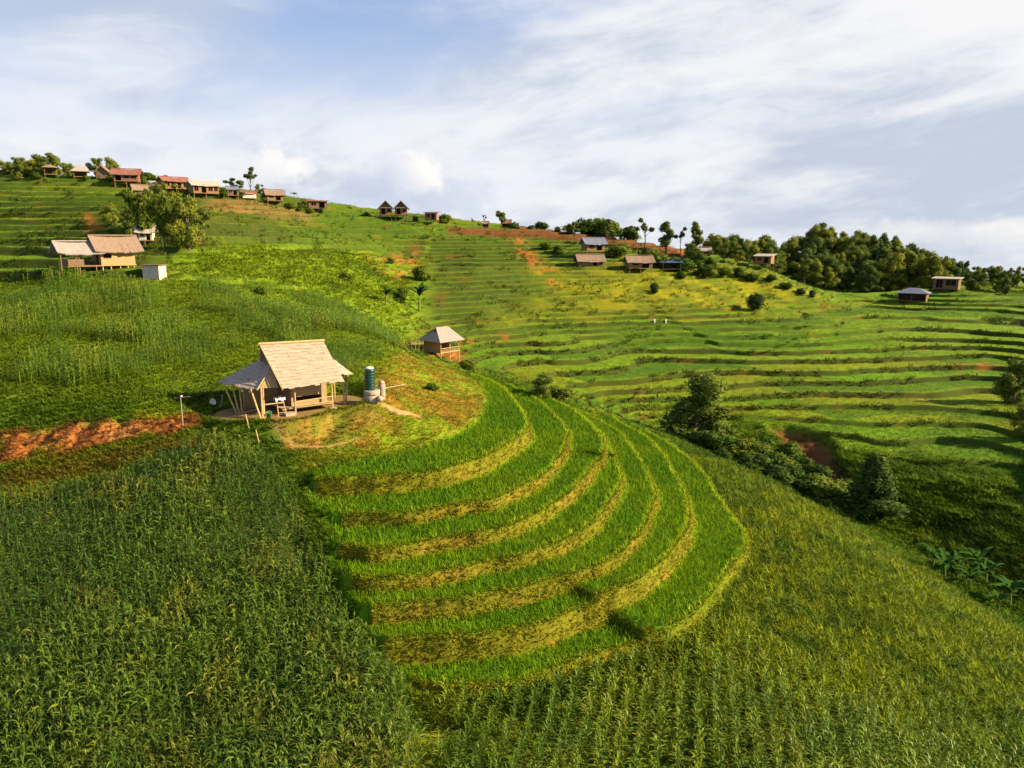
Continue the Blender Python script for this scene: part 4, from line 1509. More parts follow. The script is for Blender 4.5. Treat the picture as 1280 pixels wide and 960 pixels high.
# ------------------------------------------------------------------ house on the left field, shed, far hut
def field_house():
    p = on(120, 337)
    yaw = face(p[0], p[1]) + R(16)
    PZ = p[2]
    r = empty('stilt_house', p, yaw, 'tan bamboo house with open porch standing on the left rice field', 'house')
    bx0, bx1, by0, by1, fl, zt = .2, 4.2, -1.7, 1.7, .62, 2.65
    w = MB()
    w.wall((bx0, by0), (bx1, by0), fl, zt, .08, ((.35, 1.2, fl + .85, fl + 1.6),))
    w.wall((bx0 + .04, by0 + .045), (bx0 + .04, by1 - .045), fl, zt, .08, ((.9, 1.9, fl, fl + 1.75),))
    w.wall((bx1 - .04, by0 + .045), (bx1 - .04, by1 - .045), fl, zt, .08).wall((bx0, by1), (bx1, by1), fl, zt, .08)
    for xx in (bx0 + .05, bx1 - .05):
        w.add([(xx - .04, by0, zt + .003), (xx - .04, by1, zt + .003), (xx - .04, 0, 4.0), (xx + .04, by0, zt + .003), (xx + .04, by1, zt + .003), (xx + .04, 0, 4.0)],
              [(0, 2, 1), (3, 4, 5), (0, 1, 4, 3), (1, 2, 5, 4), (2, 0, 3, 5)])
    w.build('wall', M['bamboo_wall'], r)
    MB().box(bx0 + .30, bx0 + 1.25, by0 - .085, by0 - .045, fl + .80, fl + .846).box(bx0 + .30, bx0 + 1.25, by0 - .085, by0 - .045, fl + 1.604, fl + 1.65).box(bx0 + .30, bx0 + .345, by0 - .08, by0 - .05, fl + .84, fl + 1.61).box(bx0 + 1.205, bx0 + 1.25, by0 - .08, by0 - .05, fl + .84, fl + 1.61).build('window', M['wood_warm'], r)
    MB().box(bx0 - .1, bx1 + .1, by0 - .1, by1 + .1, fl - .14, fl - .003).build('floor', M['bamboo_wall'], r)
    gable(-.55, 5.2, -2.45, 2.45, 2.35, 4.25, .14, .10).build('roof', M['thatch_brown'], r)
    MB().box(-3.6, bx0 - .12, -2.0, 1.4, fl - .16, fl - .02).build('porch_floor', M['wood_warm'], r)
    gable(-4.6, .6, -2.4, 2.0, 2.15, 3.55, .13, .08).build('porch_roof', M['thatch_grey'], r)
    MB().wall((-3.55, -1.95), (-1.8, -1.95), fl, fl + .75, .05).wall((-3.55, -1.9), (-3.55, 1.3), fl, fl + .75, .05).build('railing', M['wood'], r)
    MB().box(-1.2, .0, .5, 1.1, fl, fl + .45).build('bench', M['wood'], r)
    for a, b, t in ((-4.3, -2.0, 2.25), (-2.6, -1.85, 2.35), (-2.3, -1.85, 2.35), (-.5, -1.95, .5), (-3.5, 1.3, 2.3), (-1.2, 1.35, 2.3)):
        MB().pole((a, b, -.6), (a, b, t), .07, .065).build('post', M['wood_warm'], r)
    for a in (.35, 1.3, 2.4, 3.3, 4.05):
        for b in (-1.6, 1.5):
            MB().pole((a, b, -.6), (a, b, fl - .1), .08, .08).build('post', M['bamboo_pole'], r)
    p = on(194, 349)
    yaw = face(p[0], p[1]) + R(-34)
    s = empty('tin_shed', p, yaw, 'small pale shed with flat dark roof right of the tan porch house', 'shed')
    MB().wall((-1.1, -.75), (1.1, -.75), -.3, 1.7, .08).wall((-1.06, -.7), (-1.06, .7), -.3, 1.7, .08).wall((1.06, -.7), (1.06, .7), -.3, 1.7, .08, ((.3, 1.0, -.3, 1.5),)).wall((-1.1, .75), (1.1, .75), -.3, 1.7, .08).build('wall', M['plaster'], s)
    MB().wall((1.06, -.39), (1.06, .29), -.3, 1.49, .05).build('door', M['plaster'], s)
    MB().slab([(-1.75, -1.05, 1.76), (1.3, -1.05, 1.82), (1.3, 1.0, 1.86), (-1.75, 1.0, 1.80)], .08).build('roof', M['wood'], s)


field_house()


def far_hut():
    p = on(552, 447)
    yaw = R(48)
    r = empty('bamboo_hut', p, yaw, 'thatched hut with pointed hipped roof on the knoll beyond the terraces', 'hut')
    ze, zr, a = 2.55, 4.35, 2.35
    e = [(-a, -a, ze), (a, -a, ze), (a, a, ze), (-a, a, ze)]
    R0, R1 = (-.95, 0, zr), (1.25, 0, zr)
    g0, g1 = (-1.0, 0, zr - .55), (1.2, 0, zr - .55)
    m = MB()
    m.slab([e[0], e[1], R1, R0], .1).slab([e[2], e[3], R0, R1], .1)
    m.build('roof', M['thatch_grey'], r)
    MB().slab([e[1], e[2], (1.5, .62, zr - .62), (1.5, -.62, zr - .62)], .1).slab([e[3], e[0], (-1.25, -.62, zr - .62), (-1.25, .62, zr - .62)], .1).build('end_roof', M['thatch_new'], r)
    MB().add([(1.12, -.6, zr - .6), (1.12, .6, zr - .6), (1.12, 0, zr - .08), (1.18, -.6, zr - .6), (1.18, .6, zr - .6), (1.18, 0, zr - .08)],
             [(0, 2, 1), (3, 4, 5), (0, 1, 4, 3), (1, 2, 5, 4), (2, 0, 3, 5)]).build('gable_panel', M['wood'], r)
    MB().box(-1.8, 1.8, -1.8, 1.8, .95, 1.1).build('floor', M['bamboo_wall'], r)
    for x in (-1.7, 0, 1.7):
        for y in (-1.7, 1.7):
            MB().pole((x, y, -1.6), (x, y, 2.7), .09, .08).build('post', M['bamboo_pole'], r)
    MB().wall((-1.7, 1.62), (1.7, 1.62), 1.1, 2.7, .06).wall((-1.62, -1.6), (-1.62, 1.55), 1.1, 2.7, .06).wall((1.62, .1), (1.62, 1.55), 1.1, 2.7, .06).build('wall', M['bamboo_wall'], r)
    MB().pole((-1.7, -1.74, 1.6), (1.7, -1.74, 1.6), .04).pole((1.74, -1.7, 1.6), (1.74, 1.7, 1.6), .04).build('rail', M['bamboo_pole'], r)
    # leaning fence of sticks to its left
    f = empty('stick_fence', on(516, 437), .5, 'short fence of upright sticks left of the hut on the knoll', 'fence')
    for k in range(7):
        MB().pole((-1.8 + k * .55, .08 * (k % 3), -.4), (-1.8 + k * .55 + .05, .1, 1.1 + .12 * (k % 2)), .035, .03, 6).build('stake', M['bamboo_pole'], f)
    MB().pole((-1.9, -.06, .75), (1.6, -.06, .8), .025).build('rail', M['bamboo_pole'], f)


far_hut()

# ------------------------------------------------------------------ houses along the ridge and on the far slopes
def at_house(px, py, L, W, turn=0.0, sink=.0):
    p = on(px, py)
    yaw = face(p[0], p[1]) + R(turn)
    lo, hi, md = foot(p, yaw, L, W)
    return (p[0], p[1], md - sink), yaw


def place(name, label, px, py, L, W, turn=0.0, **kw):
    if py < 300:
        L, W = L * .88, W * .88
        kw['wall'] = kw.get('wall', 2.0) * .92
    p, yaw = at_house(px, py, L, W, turn)
    return house(name, label, p, yaw, L=L, W=W, deep=2.2, **kw)


def ridge_houses():
    place('field_shelter', 'leftmost open shelter with a flat brown roof before the dark ridge trees', 64, 221, 3.2, 2.6, 0, stilt=.3, wall=1.9, rise=.5, over=.5, roof='thatch_brown', style='hip', back_only=True, cat='shelter')
    place('field_shelter', 'open shelter with pale pointed roof between two darker shelters on the left ridge', 101, 222, 3.4, 3.0, 0, stilt=.2, wall=1.8, rise=1.2, over=.6, roof='thatch_grey', style='hip', back_only=True, cat='shelter')
    place('field_shelter', 'brown gabled shelter with its open end towards the valley, left of the red roofed house', 130, 224, 3.2, 3.0, 75, stilt=.2, wall=1.9, rise=1.2, over=.5, roof='thatch_brown', open_front=True, cat='shelter')
    place('ridge_house', 'big house with rusty red roof and red brown balcony at the hill top', 160, 234, 6.0, 4.2, -8, stilt=1.5, wall=1.9, rise=1.1, over=.7, roof='thatch_red', walls='thatch_red', holes=((.08, .30, 0, .85), (.42, .62, .3, .85), (.72, .92, .3, .85)))
    place('ridge_shed', 'low brown roofed shed directly below the big red roofed house', 181, 246, 5.0, 3.2, 10, stilt=.5, wall=1.3, rise=.9, over=.6, roof='thatch_brown', walls='wood', cat='shed')
    place('ridge_shed', 'small pale walled shed right of the big red roofed house', 194, 237, 2.6, 2.2, 10, stilt=0, wall=1.7, rise=.4, over=.2, roof='sheet_pale', walls='plaster', style='pent', posts=False, cat='shed', holes=())
    place('long_house', 'long brown house with open front bays, upper half of the terrace house row', 218, 238, 6.4, 3.6, 20, stilt=.4, wall=2.0, rise=.8, over=.6, roof='thatch_red', walls='wood_warm', holes=((.04, .22, .2, .9), (.30, .46, .2, .9), (.55, .70, .0, .9), (.8, .95, .2, .9)))
    place('long_house', 'long pale house with sandy roof, lower right half of the terrace house row', 255, 243, 6.6, 3.6, 20, stilt=.3, wall=2.0, rise=.8, over=.6, roof='sheet_pale', walls='wood_warm', holes=((.05, .2, .2, .9), (.32, .5, .0, .9), (.6, .75, .25, .9), (.82, .95, .25, .9)))
    place('ridge_shed', 'tiny dark shed under the round dark ridge tree', 291, 245, 2.8, 2.4, 5, stilt=.1, wall=1.5, rise=.6, over=.3, roof='sheet_blue', walls='wood', cat='shed')
    place('ridge_shed', 'small reddish roofed shed at the foot of the tall sparse ridge tree', 311, 248, 3.6, 2.4, 10, stilt=0, wall=1.3, rise=.5, over=.3, roof='thatch_red', walls='plaster', cat='shed', holes=())
    place('ridge_house', 'brown gabled house between the tall sparse tree and the small palm', 343, 254, 4.2, 3.2, 10, stilt=.6, wall=1.6, rise=1.0, over=.5, roof='thatch_brown', walls='wood_warm')
    place('ridge_house', 'boxy brown house with flat rusty roof right of the small palm', 397, 265, 5.0, 4.0, 6, stilt=.9, wall=1.7, rise=.35, over=.5, roof='thatch_red', walls='wood', style='pent')
    # twin gabled hut: two roofs over one floor
    p, yaw = at_house(492, 272, 7, 4, 0)
    r = empty('twin_gable_hut', p, yaw, 'dark brown hut with two pointed gables side by side on the ridge', 'hut')
    for sx in (-1.9, 1.9):
        m = MB()
        xa, xb, xm = sx - 2.15, sx + 2.15, sx
        m.slab([(xa, -2.6, 2.0), (xa, 2.2, 2.0), (xm, 2.2, 4.0), (xm, -2.9, 4.1)], .13).slab([(xb, -2.6, 2.0), (xb, 2.2, 2.0), (xm, 2.2, 4.0), (xm, -2.9, 4.1)], .13)
        m.build('roof', M['thatch_brown'], r)
        MB().add([(sx - 1.6, -1.9, 2.4), (sx + 1.6, -1.9, 2.4), (sx, -1.9, 3.75), (sx - 1.6, -1.84, 2.4), (sx + 1.6, -1.84, 2.4), (sx, -1.84, 3.75)],
                 [(0, 1, 2), (3, 5, 4), (0, 3, 4, 1), (1, 4, 5, 2), (2, 5, 3, 0)]).build('gable_panel', M['wood'], r)
        MB().wall((sx - 1.55, -1.7), (sx + 1.55, -1.7), .7, 2.36, .08, ((.5, 1.4, .7, 2.1), (2.0, 2.7, 1.3, 2.0))).wall((sx - 1.5, -1.65), (sx - 1.5, 1.7), .7, 2.36, .08).wall((sx + 1.5, -1.65), (sx + 1.5, 1.7), .7, 2.36, .08).wall((sx - 1.55, 1.75), (sx + 1.55, 1.75), .7, 2.36, .08).build('wall', M['wood_warm'], r)
        for dx in (-1.4, 1.4):
            for yy in (-1.7, 1.6):
                MB().pole((sx + dx, yy, -2), (sx + dx, yy, .6), .09, .09, 6).build('post', M['wood'], r)
    MB().box(-3.7, 3.7, -2.3, 1.9, .55, .69).build('floor', M['wood_warm'], r)
    place('stilt_hut', 'tall narrow stilt hut with flat dark roof right of the twin gables', 540, 281, 3.4, 3.0, -12, stilt=1.3, wall=1.7, rise=.3, over=.4, roof='thatch_red', walls='wood_warm', style='pent', cat='hut')
    place('field_shelter', 'tiny brown shelter beside the lone round ridge tree in the middle', 633, 285, 2.8, 2.2, 0, stilt=.3, wall=1.3, rise=.7, over=.3, roof='thatch_red', open_front=True, cat='shelter')
    place('field_shelter', 'very small dark shelter on the bare ridge left of the round tree', 607, 284, 1.9, 1.6, 0, stilt=.1, wall=1.0, rise=.4, over=.2, roof='thatch_brown', open_front=True, cat='shelter')
    place('stilt_house', 'upper house with blue grey roof on tall stilts under the red cut bank', 741, 321, 4.4, 3.4, 22, stilt=1.5, wall=1.7, rise=1.1, over=.6, roof='sheet_blue', walls='wood_warm')
    place('field_house', 'low house with purple brown roof below the blue grey roofed house', 737, 333, 5.6, 3.6, 14, stilt=.2, wall=1.2, rise=1.2, over=.5, roof='thatch_brown', walls='wood', holes=((.55, .72, 0, .8), (.8, .93, .2, .8)))
    place('stilt_house', 'brown house on many short stilts at the rice field edge', 798, 340, 5.2, 3.6, 16, stilt=1.0, wall=1.5, rise=1.1, over=.6, roof='thatch_brown', walls='wood_warm')
    place('lean_to', 'lean-to with grey sheet and blue tarpaulin roof right of the stilted brown house', 838, 337, 4.2, 3.0, 12, stilt=.2, wall=1.3, rise=.9, over=.4, roof='tarp', walls='wood', style='pent', open_front=True, cat='shelter')
    place('ridge_shed', 'small shed with pale sheet roof among the trees right of the red bank', 878, 320, 3.6, 2.8, 5, stilt=.2, wall=1.2, rise=.7, over=.4, roof='sheet_pale', walls='wood_warm', cat='shed')
    place('stilt_house', 'two storey brown house with pale roof at the wood edge on the right ridge', 955, 337, 3.8, 3.2, -14, stilt=1.6, wall=1.6, rise=.5, over=.5, roof='sheet_pale', walls='wood_warm', style='pent')
    place('field_shelter', 'wide open shelter with blue grey sheet roof on the right plateau', 1141, 376, 6.0, 4.2, -8, stilt=.2, wall=1.9, rise=.9, over=.6, roof='sheet_blue', walls='wood', style='hip', open_front=True, cat='shelter')
    place('frame_house', 'square timber house with flat roof on an earth mound before the wood', 1183, 362, 5.4, 4.0, -8, stilt=.3, wall=2.4, rise=.25, over=.5, roof='sheet_pale', walls='wood', style='pent', holes=((.12, .38, .1, .9), (.5, .9, .35, .9)))
    place('cottage', 'small whitewashed cottage with grey roof beside the bamboo clumps', 184, 301, 1.9, 1.7, -12, stilt=.1, wall=1.5, rise=.8, over=.5, roof='sheet_pale', walls='plaster', posts=False, cat='cottage')
    for px, lab in ((818, 'left of two short white posts on the dark field ledge'), (832, 'right of two short white posts on the dark field ledge')):
        q = on(px, 403)
        o = MB().lathe([(.16, -.4), (.17, 0), (.16, .75), (.10, .82)], 10).build('marker_post', M['white'], None, True)
        o.location = q
        o.scale = (.8, .8, .75)
        tag(o, lab, 'post')


ridge_houses()

# ------------------------------------------------------------------ trees and shrubs
def crown_mesh(name, lobes, n, size, c1, c2, c3, seed=0, shell=.55, droop=0.0, hole=.42, nscale=1.1, elong=1.25):
    """leaf clumps spread through lobes (cx, cy, cz, rx, ry, rz); gaps where a noise field is low"""
    g = np.random.default_rng(seed)
    n = int(n * 1.5)
    vol = np.array([l[3] * l[4] * l[5] for l in lobes]) ** .75
    k = g.choice(len(lobes), int(n * 1.9), p=vol / vol.sum())
    L = np.array(lobes)[k]
    d = g.normal(size=(len(k), 3)); d /= np.linalg.norm(d, axis=1, keepdims=True)
    r = shell + (1 - shell) * g.random(len(k)) ** .6
    r *= 1 + .16 * g.normal(size=len(k))
    p = L[:, :3] + d * L[:, 3:] * r[:, None]
    sc = nscale * max(l[5] for l in lobes) / 2.5
    nz = fbm(p[:, 0] / sc + 3.1 * p[:, 2] / sc, p[:, 1] / sc - 2.3 * p[:, 2] / sc, seed, 3)
    m = nz > hole
    p, d, nz = p[m][:n], d[m][:n], nz[m][:n]
    n = len(p)
    nv = d + .75 * g.normal(size=(n, 3)); nv /= np.linalg.norm(nv, axis=1, keepdims=True)
    a = np.cross(nv, g.normal(size=(n, 3))); a /= np.linalg.norm(a, axis=1, keepdims=True)
    if droop:
        a = a * (1 - droop) + np.array([0, 0, -droop]); a /= np.linalg.norm(a, axis=1, keepdims=True)
    b = np.cross(nv, a)
    s = size * .8 * g.uniform(.5, 1.35, (n, 1))
    v = np.stack([p - a * s * elong, p + b * s * .55 + nv * s * .12, p + a * s * elong, p - b * s * .55 + nv * s * .12], 1).reshape(-1, 3)
    f = (np.array([[0, 1, 2, 3]]) + (np.arange(n) * 4)[:, None]).astype(np.int32)
    c = np.empty((n, 3)); c[:] = c1
    c = lerp(c, c2, sstep(.5, .68, nz)); c = lerp(c, c3, (g.random(n) < .16) * g.random(n))
    c *= g.uniform(.75, 1.25, (n, 1))
    ln = d + np.array([0, 0, .25]); ln /= np.linalg.norm(ln, axis=1, keepdims=True)
    return raw_mesh(name, v, f, np.repeat(c, 4, 0), M['crown'], nrm=np.repeat(ln, 4, 0))


def trunk_mesh(name, base_r, h, limbs, seed=0, mat='bark'):
    g = np.random.default_rng(seed)
    m = MB()
    p = np.array([0, 0, -.6]); r = base_r * 1.25
    k = 5
    pts = [p]
    for i in range(k):
        q = np.array([g.normal(0, .05 * h / 3), g.normal(0, .05 * h / 3), h * (i + 1) / k])
        m.pole(p, q, r, r * .84, 7)
        p = q; r *= .84
        pts.append(p)
    for (x, y, z) in limbs:
        st = pts[2 + g.integers(0, 3)]
        mid = st * .5 + np.array([x, y, z]) * .5 + g.normal(0, .12, 3) * (z * .1)
        m.pole(st, mid, base_r * .42, base_r * .30, 6).pole(mid, (x, y, z), base_r * .30, base_r * .10, 6)
    me = bpy.data.meshes.new(name)
    me.from_pydata(m.v, [], m.f)
    me.materials.append(M[mat])
    return me


G1, G2, G3 = (.080, .128, .018), (.140, .180, .024), (.21, .21, .04)
PROTO = {}


def proto(kind, i=0):
    key = (kind, i)
    if key in PROTO:
        return PROTO[key]
    g = np.random.default_rng(hash(kind) % 1000 if False else sum(map(ord, kind)) * 7 + i)
    sd = int(g.integers(1, 9999))
    lb = []
    if kind == 'broad':                         # built about 8 m tall, scaled later
        lean = g.normal(0, .5, 2)
        for k in range(17):
            a = g.random() * 6.28; rr = 2.5 * math.sqrt(g.random())
            z = g.uniform(2.6, 7.0) - .35 * rr
            q = g.uniform(.45, 1.05)
            lb.append((rr * math.cos(a) + lean[0] * z / 6, rr * math.sin(a) + lean[1] * z / 6, z, q * g.uniform(.8, 1.3), q * g.uniform(.8, 1.3), q * .8))
        c = crown_mesh('broad_crown', lb, 3800, .21, G1, G2, G3, sd, .35, .1, .42)
        t = trunk_mesh('broad_trunk', .20, 3.6, [l[:3] for l in lb], sd)
        H = 7.4
    elif kind == 'dense':                       # leafy to the ground
        for k in range(24):
            a = g.random() * 6.28; z = g.uniform(.5, 6.6)
            rr = g.uniform(.2, 1.0) * (2.6 if z < 4.6 else 2.0)
            q = g.uniform(.55, 1.25)
            lb.append((rr * math.cos(a), rr * math.sin(a), z, q, q, q * g.uniform(.7, 1.2)))
        c = crown_mesh('dense_crown', lb, 5600, .19, G1, G2, G3, sd, .45, .35, .36, 1.0, 1.2)
        t = trunk_mesh('dense_trunk', .22, 4.5, [l[:3] for l in lb[:7]], sd)
        H = 7.8
    elif kind == 'tall':
        for k in range(10):
            z = 2.6 + 5.6 * k / 9
            rr = .9 * math.sin(min(1, (k + 1.2) / 10) * math.pi) + .15
            a = g.random() * 6.28
            lb.append((rr * math.cos(a), rr * math.sin(a), z, g.uniform(.6, 1.15), g.uniform(.6, 1.15), g.uniform(.6, 1.0)))
        c = crown_mesh('tall_crown', lb, 2600, .23, (.050, .085, .018), (.085, .125, .022), G3, sd, .4, .1, .42)
        t = trunk_mesh('tall_trunk', .18, 6.5, [l[:3] for l in lb[:6]], sd)
        H = 8.9
    elif kind == 'sparse':
        for k in range(9):
            a = g.random() * 6.28; z = g.uniform(4.0, 7.6); rr = g.uniform(.3, 1.8)
            lb.append((rr * math.cos(a), rr * math.sin(a), z, g.uniform(.4, .8), g.uniform(.4, .8), g.uniform(.3, .55)))
        c = crown_mesh('sparse_crown', lb, 750, .24, (.05, .07, .02), (.09, .10, .03), (.14, .13, .04), sd, .2, .1, .40, .8)
        t = trunk_mesh('sparse_trunk', .14, 5.0, [l[:3] for l in lb], sd)
        H = 8.0
    elif kind == 'cone':
        for k in range(15):
            z = .5 + 5.6 * (k / 14)
            rr = 1.55 * (1 - (k / 15)) ** .8
            a = k * 2.4
            lb.append((rr * .75 * math.cos(a), rr * .75 * math.sin(a), z, .5 + rr * .48, .5 + rr * .48, .75))
        c = crown_mesh('cone_crown', lb, 4600, .20, (.045, .085, .014), (.075, .115, .018), (.15, .16, .05), sd, .4, .25, .36)
        t = trunk_mesh('cone_trunk', .18, 4.5, [l[:3] for l in lb[5:10]], sd)
        H = 6.8
    elif kind == 'shrub':
        for k in range(7):
            a = g.random() * 6.28; rr = g.uniform(.0, .9)
            lb.append((rr * math.cos(a), rr * math.sin(a), g.uniform(.45, 1.25), g.uniform(.4, .75), g.uniform(.4, .75), g.uniform(.35, .6)))
        c = crown_mesh('shrub_crown', lb, 1100, .14, (.055, .10, .012), (.09, .14, .014), (.14, .17, .02), sd, .35, 0, .38)
        t = trunk_mesh('shrub_trunk', .05, .7, [l[:3] for l in lb], sd)
        H = 1.8
    elif kind == 'darkshrub':
        lb = [(0, 0, 1.0, .95, .95, .95), (.4, .2, .8, .7, .7, .7), (-.4, -.1, .85, .7, .7, .75), (.1, -.4, 1.3, .6, .6, .55)]
        c = crown_mesh('dark_shrub_crown', lb, 1500, .13, (.030, .056, .012), (.05, .080, .014), (.08, .11, .018), sd, .4, 0, .30)
        t = trunk_mesh('dark_shrub_trunk', .07, .8, [l[:3] for l in lb], sd)
        H = 1.95
    elif kind == 'bamboo':
        m = MB()
        for k in range(13):
            a = g.random() * 6.28; rr = g.uniform(.1, .7); lean = g.uniform(.5, 2.0)
            p = np.array([rr * math.cos(a), rr * math.sin(a), -.4])
            hgt = g.uniform(5.8, 8.2)
            for i in range(5):
                t_ = (i + 1) / 5
                q_ = np.array([(rr + lean * t_ ** 2.4) * math.cos(a), (rr + lean * t_ ** 2.4) * math.sin(a), hgt * (t_ - .12 * t_ ** 3)])
                m.pole(p, q_, .055 * (1.1 - .8 * t_) + .012, .055 * (1.0 - .8 * t_) + .012, 5)
                if i >= 1:
                    lb.append((q_[0], q_[1], q_[2] - .2, .55 + .15 * i * .5, .55 + .15 * i * .5, .75))
                p = q_
        c = crown_mesh('bamboo_crown', lb, 4200, .20, (.075, .115, .014), (.12, .155, .016), (.18, .18, .03), sd, .1, .55, .40, .8, 1.6)
        t = bpy.data.meshes.new('bamboo_culms'); t.from_pydata(m.v, [], m.f); t.materials.append(M['stem'])
        H = 7.4
    elif kind in ('banana', 'palm'):
        m = MB()
        pts, fs, cs = [], [], []
        hs = 1.5 if kind == 'banana' else 3.2
        m.pole((0, 0, -.5), (.05, .02, hs * .6), .13 if kind == 'banana' else .10, .11 if kind == 'banana' else .08, 8).pole((.05, .02, hs * .6), (.08, .0, hs), .11 if kind == 'banana' else .08, .06, 8)
        nl = 9 if kind == 'banana' else 15
        for k in range(nl):
            az = k * 2.4 + g.normal(0, .2)
            el = R(g.uniform(38, 82)) if kind == 'banana' else R(g.uniform(10, 70))
            ln, wd = (g.uniform(1.7, 2.5), g.uniform(.42, .58)) if kind == 'banana' else (g.uniform(1.2, 1.7), .30)
            dr = R(g.uniform(60, 110))
            dv = np.array([math.cos(az), math.sin(az), 0]); sv = np.array([-math.sin(az), math.cos(az), 0])
            p = np.array([.08, 0, hs]); ns = 7
            base_i = len(pts)
            for i in range(ns + 1):
                t_ = i / ns
                w_ = wd * (math.sin(math.pi * min(1, t_ * .93 + .06)) ** .55) * (.15 if i == 0 else 1) * (.85 + .3 * g.random())
                pts += [p - sv * w_ / 2 + (0, 0, .28 * w_), p, p + sv * w_ / 2 + (0, 0, .28 * w_)]
                tint = g.uniform(.85, 1.15)
                col = np.array((.030, .080, .009) if kind == 'banana' else (.06, .10, .016)) * tint
                cs += [col, col * 1.35, col]
                if i < ns:
                    o = base_i + 3 * i
                    fs += [[o, o + 1, o + 4, o + 3], [o + 1, o + 2, o + 5, o + 4]]
                p = p + (dv * math.cos(el) + np.array([0, 0, 1]) * math.sin(el)) * ln / ns
                el -= dr / ns
        c = raw_mesh(kind + '_leaves', np.array(pts), np.array(fs), np.array(cs), M['grass'], nrm=np.tile((0, 0, 1.0), (len(pts), 1)))
        t = bpy.data.meshes.new(kind + '_stem'); t.from_pydata(m.v, [], m.f); t.materials.append(M['stem'] if kind == 'banana' else M['bark'])
        H = hs + 1.4
    if kind in ('broad', 'dense', 'tall', 'shrub'):
        at = c.color_attributes['Col'].data
        cc = np.empty(len(at) * 4, np.float32); at.foreach_get('color', cc)
        cc = cc.reshape(-1, 4) * np.array([(1, 1, 1, 1), (1.45, 1.22, 1, 1), (.70, .80, 1.1, 1)][i % 3], np.float32)
        at.foreach_set('color', cc.ravel())
    PROTO[key] = (c, t, H)
    return PROTO[key]


NAMES = dict(broad=('broadleaf_tree', 'tree', 'crown', 'trunk'), dense=('leafy_tree', 'tree', 'crown', 'trunk'), tall=('tall_tree', 'tree', 'crown', 'trunk'), sparse=('sparse_tree', 'tree', 'crown', 'trunk'),
             cone=('conical_tree', 'tree', 'crown', 'trunk'), shrub=('shrub', 'shrub', 'foliage', 'stem'), darkshrub=('round_shrub', 'shrub', 'foliage', 'stem'),
             bamboo=('bamboo_clump', 'bamboo', 'foliage', 'culm'), banana=('banana_plant', 'banana plant', 'leaf_crown', 'stem'), palm=('palm_tree', 'palm', 'crown', 'trunk'))


def plant(kind, p, h, label, group=None, var=0, wide=1.0, name=None):
    c, t, H = proto(kind, var)
    nm, cat, cn, tn = NAMES[kind]
    r = empty(name or nm, (p[0], p[1], p[2] - .05), random.random() * 6.28, label, cat, group)
    s = h / H
    r.scale = (s * wide, s * wide, s)
    link(cn, c, r); link(tn, t, r)
    return r


def hp(p, px):                                  # metres for a height in the photograph's pixels
    return px * (p[1] * CP - (p[2] - CAMZ) * SP) / FPX


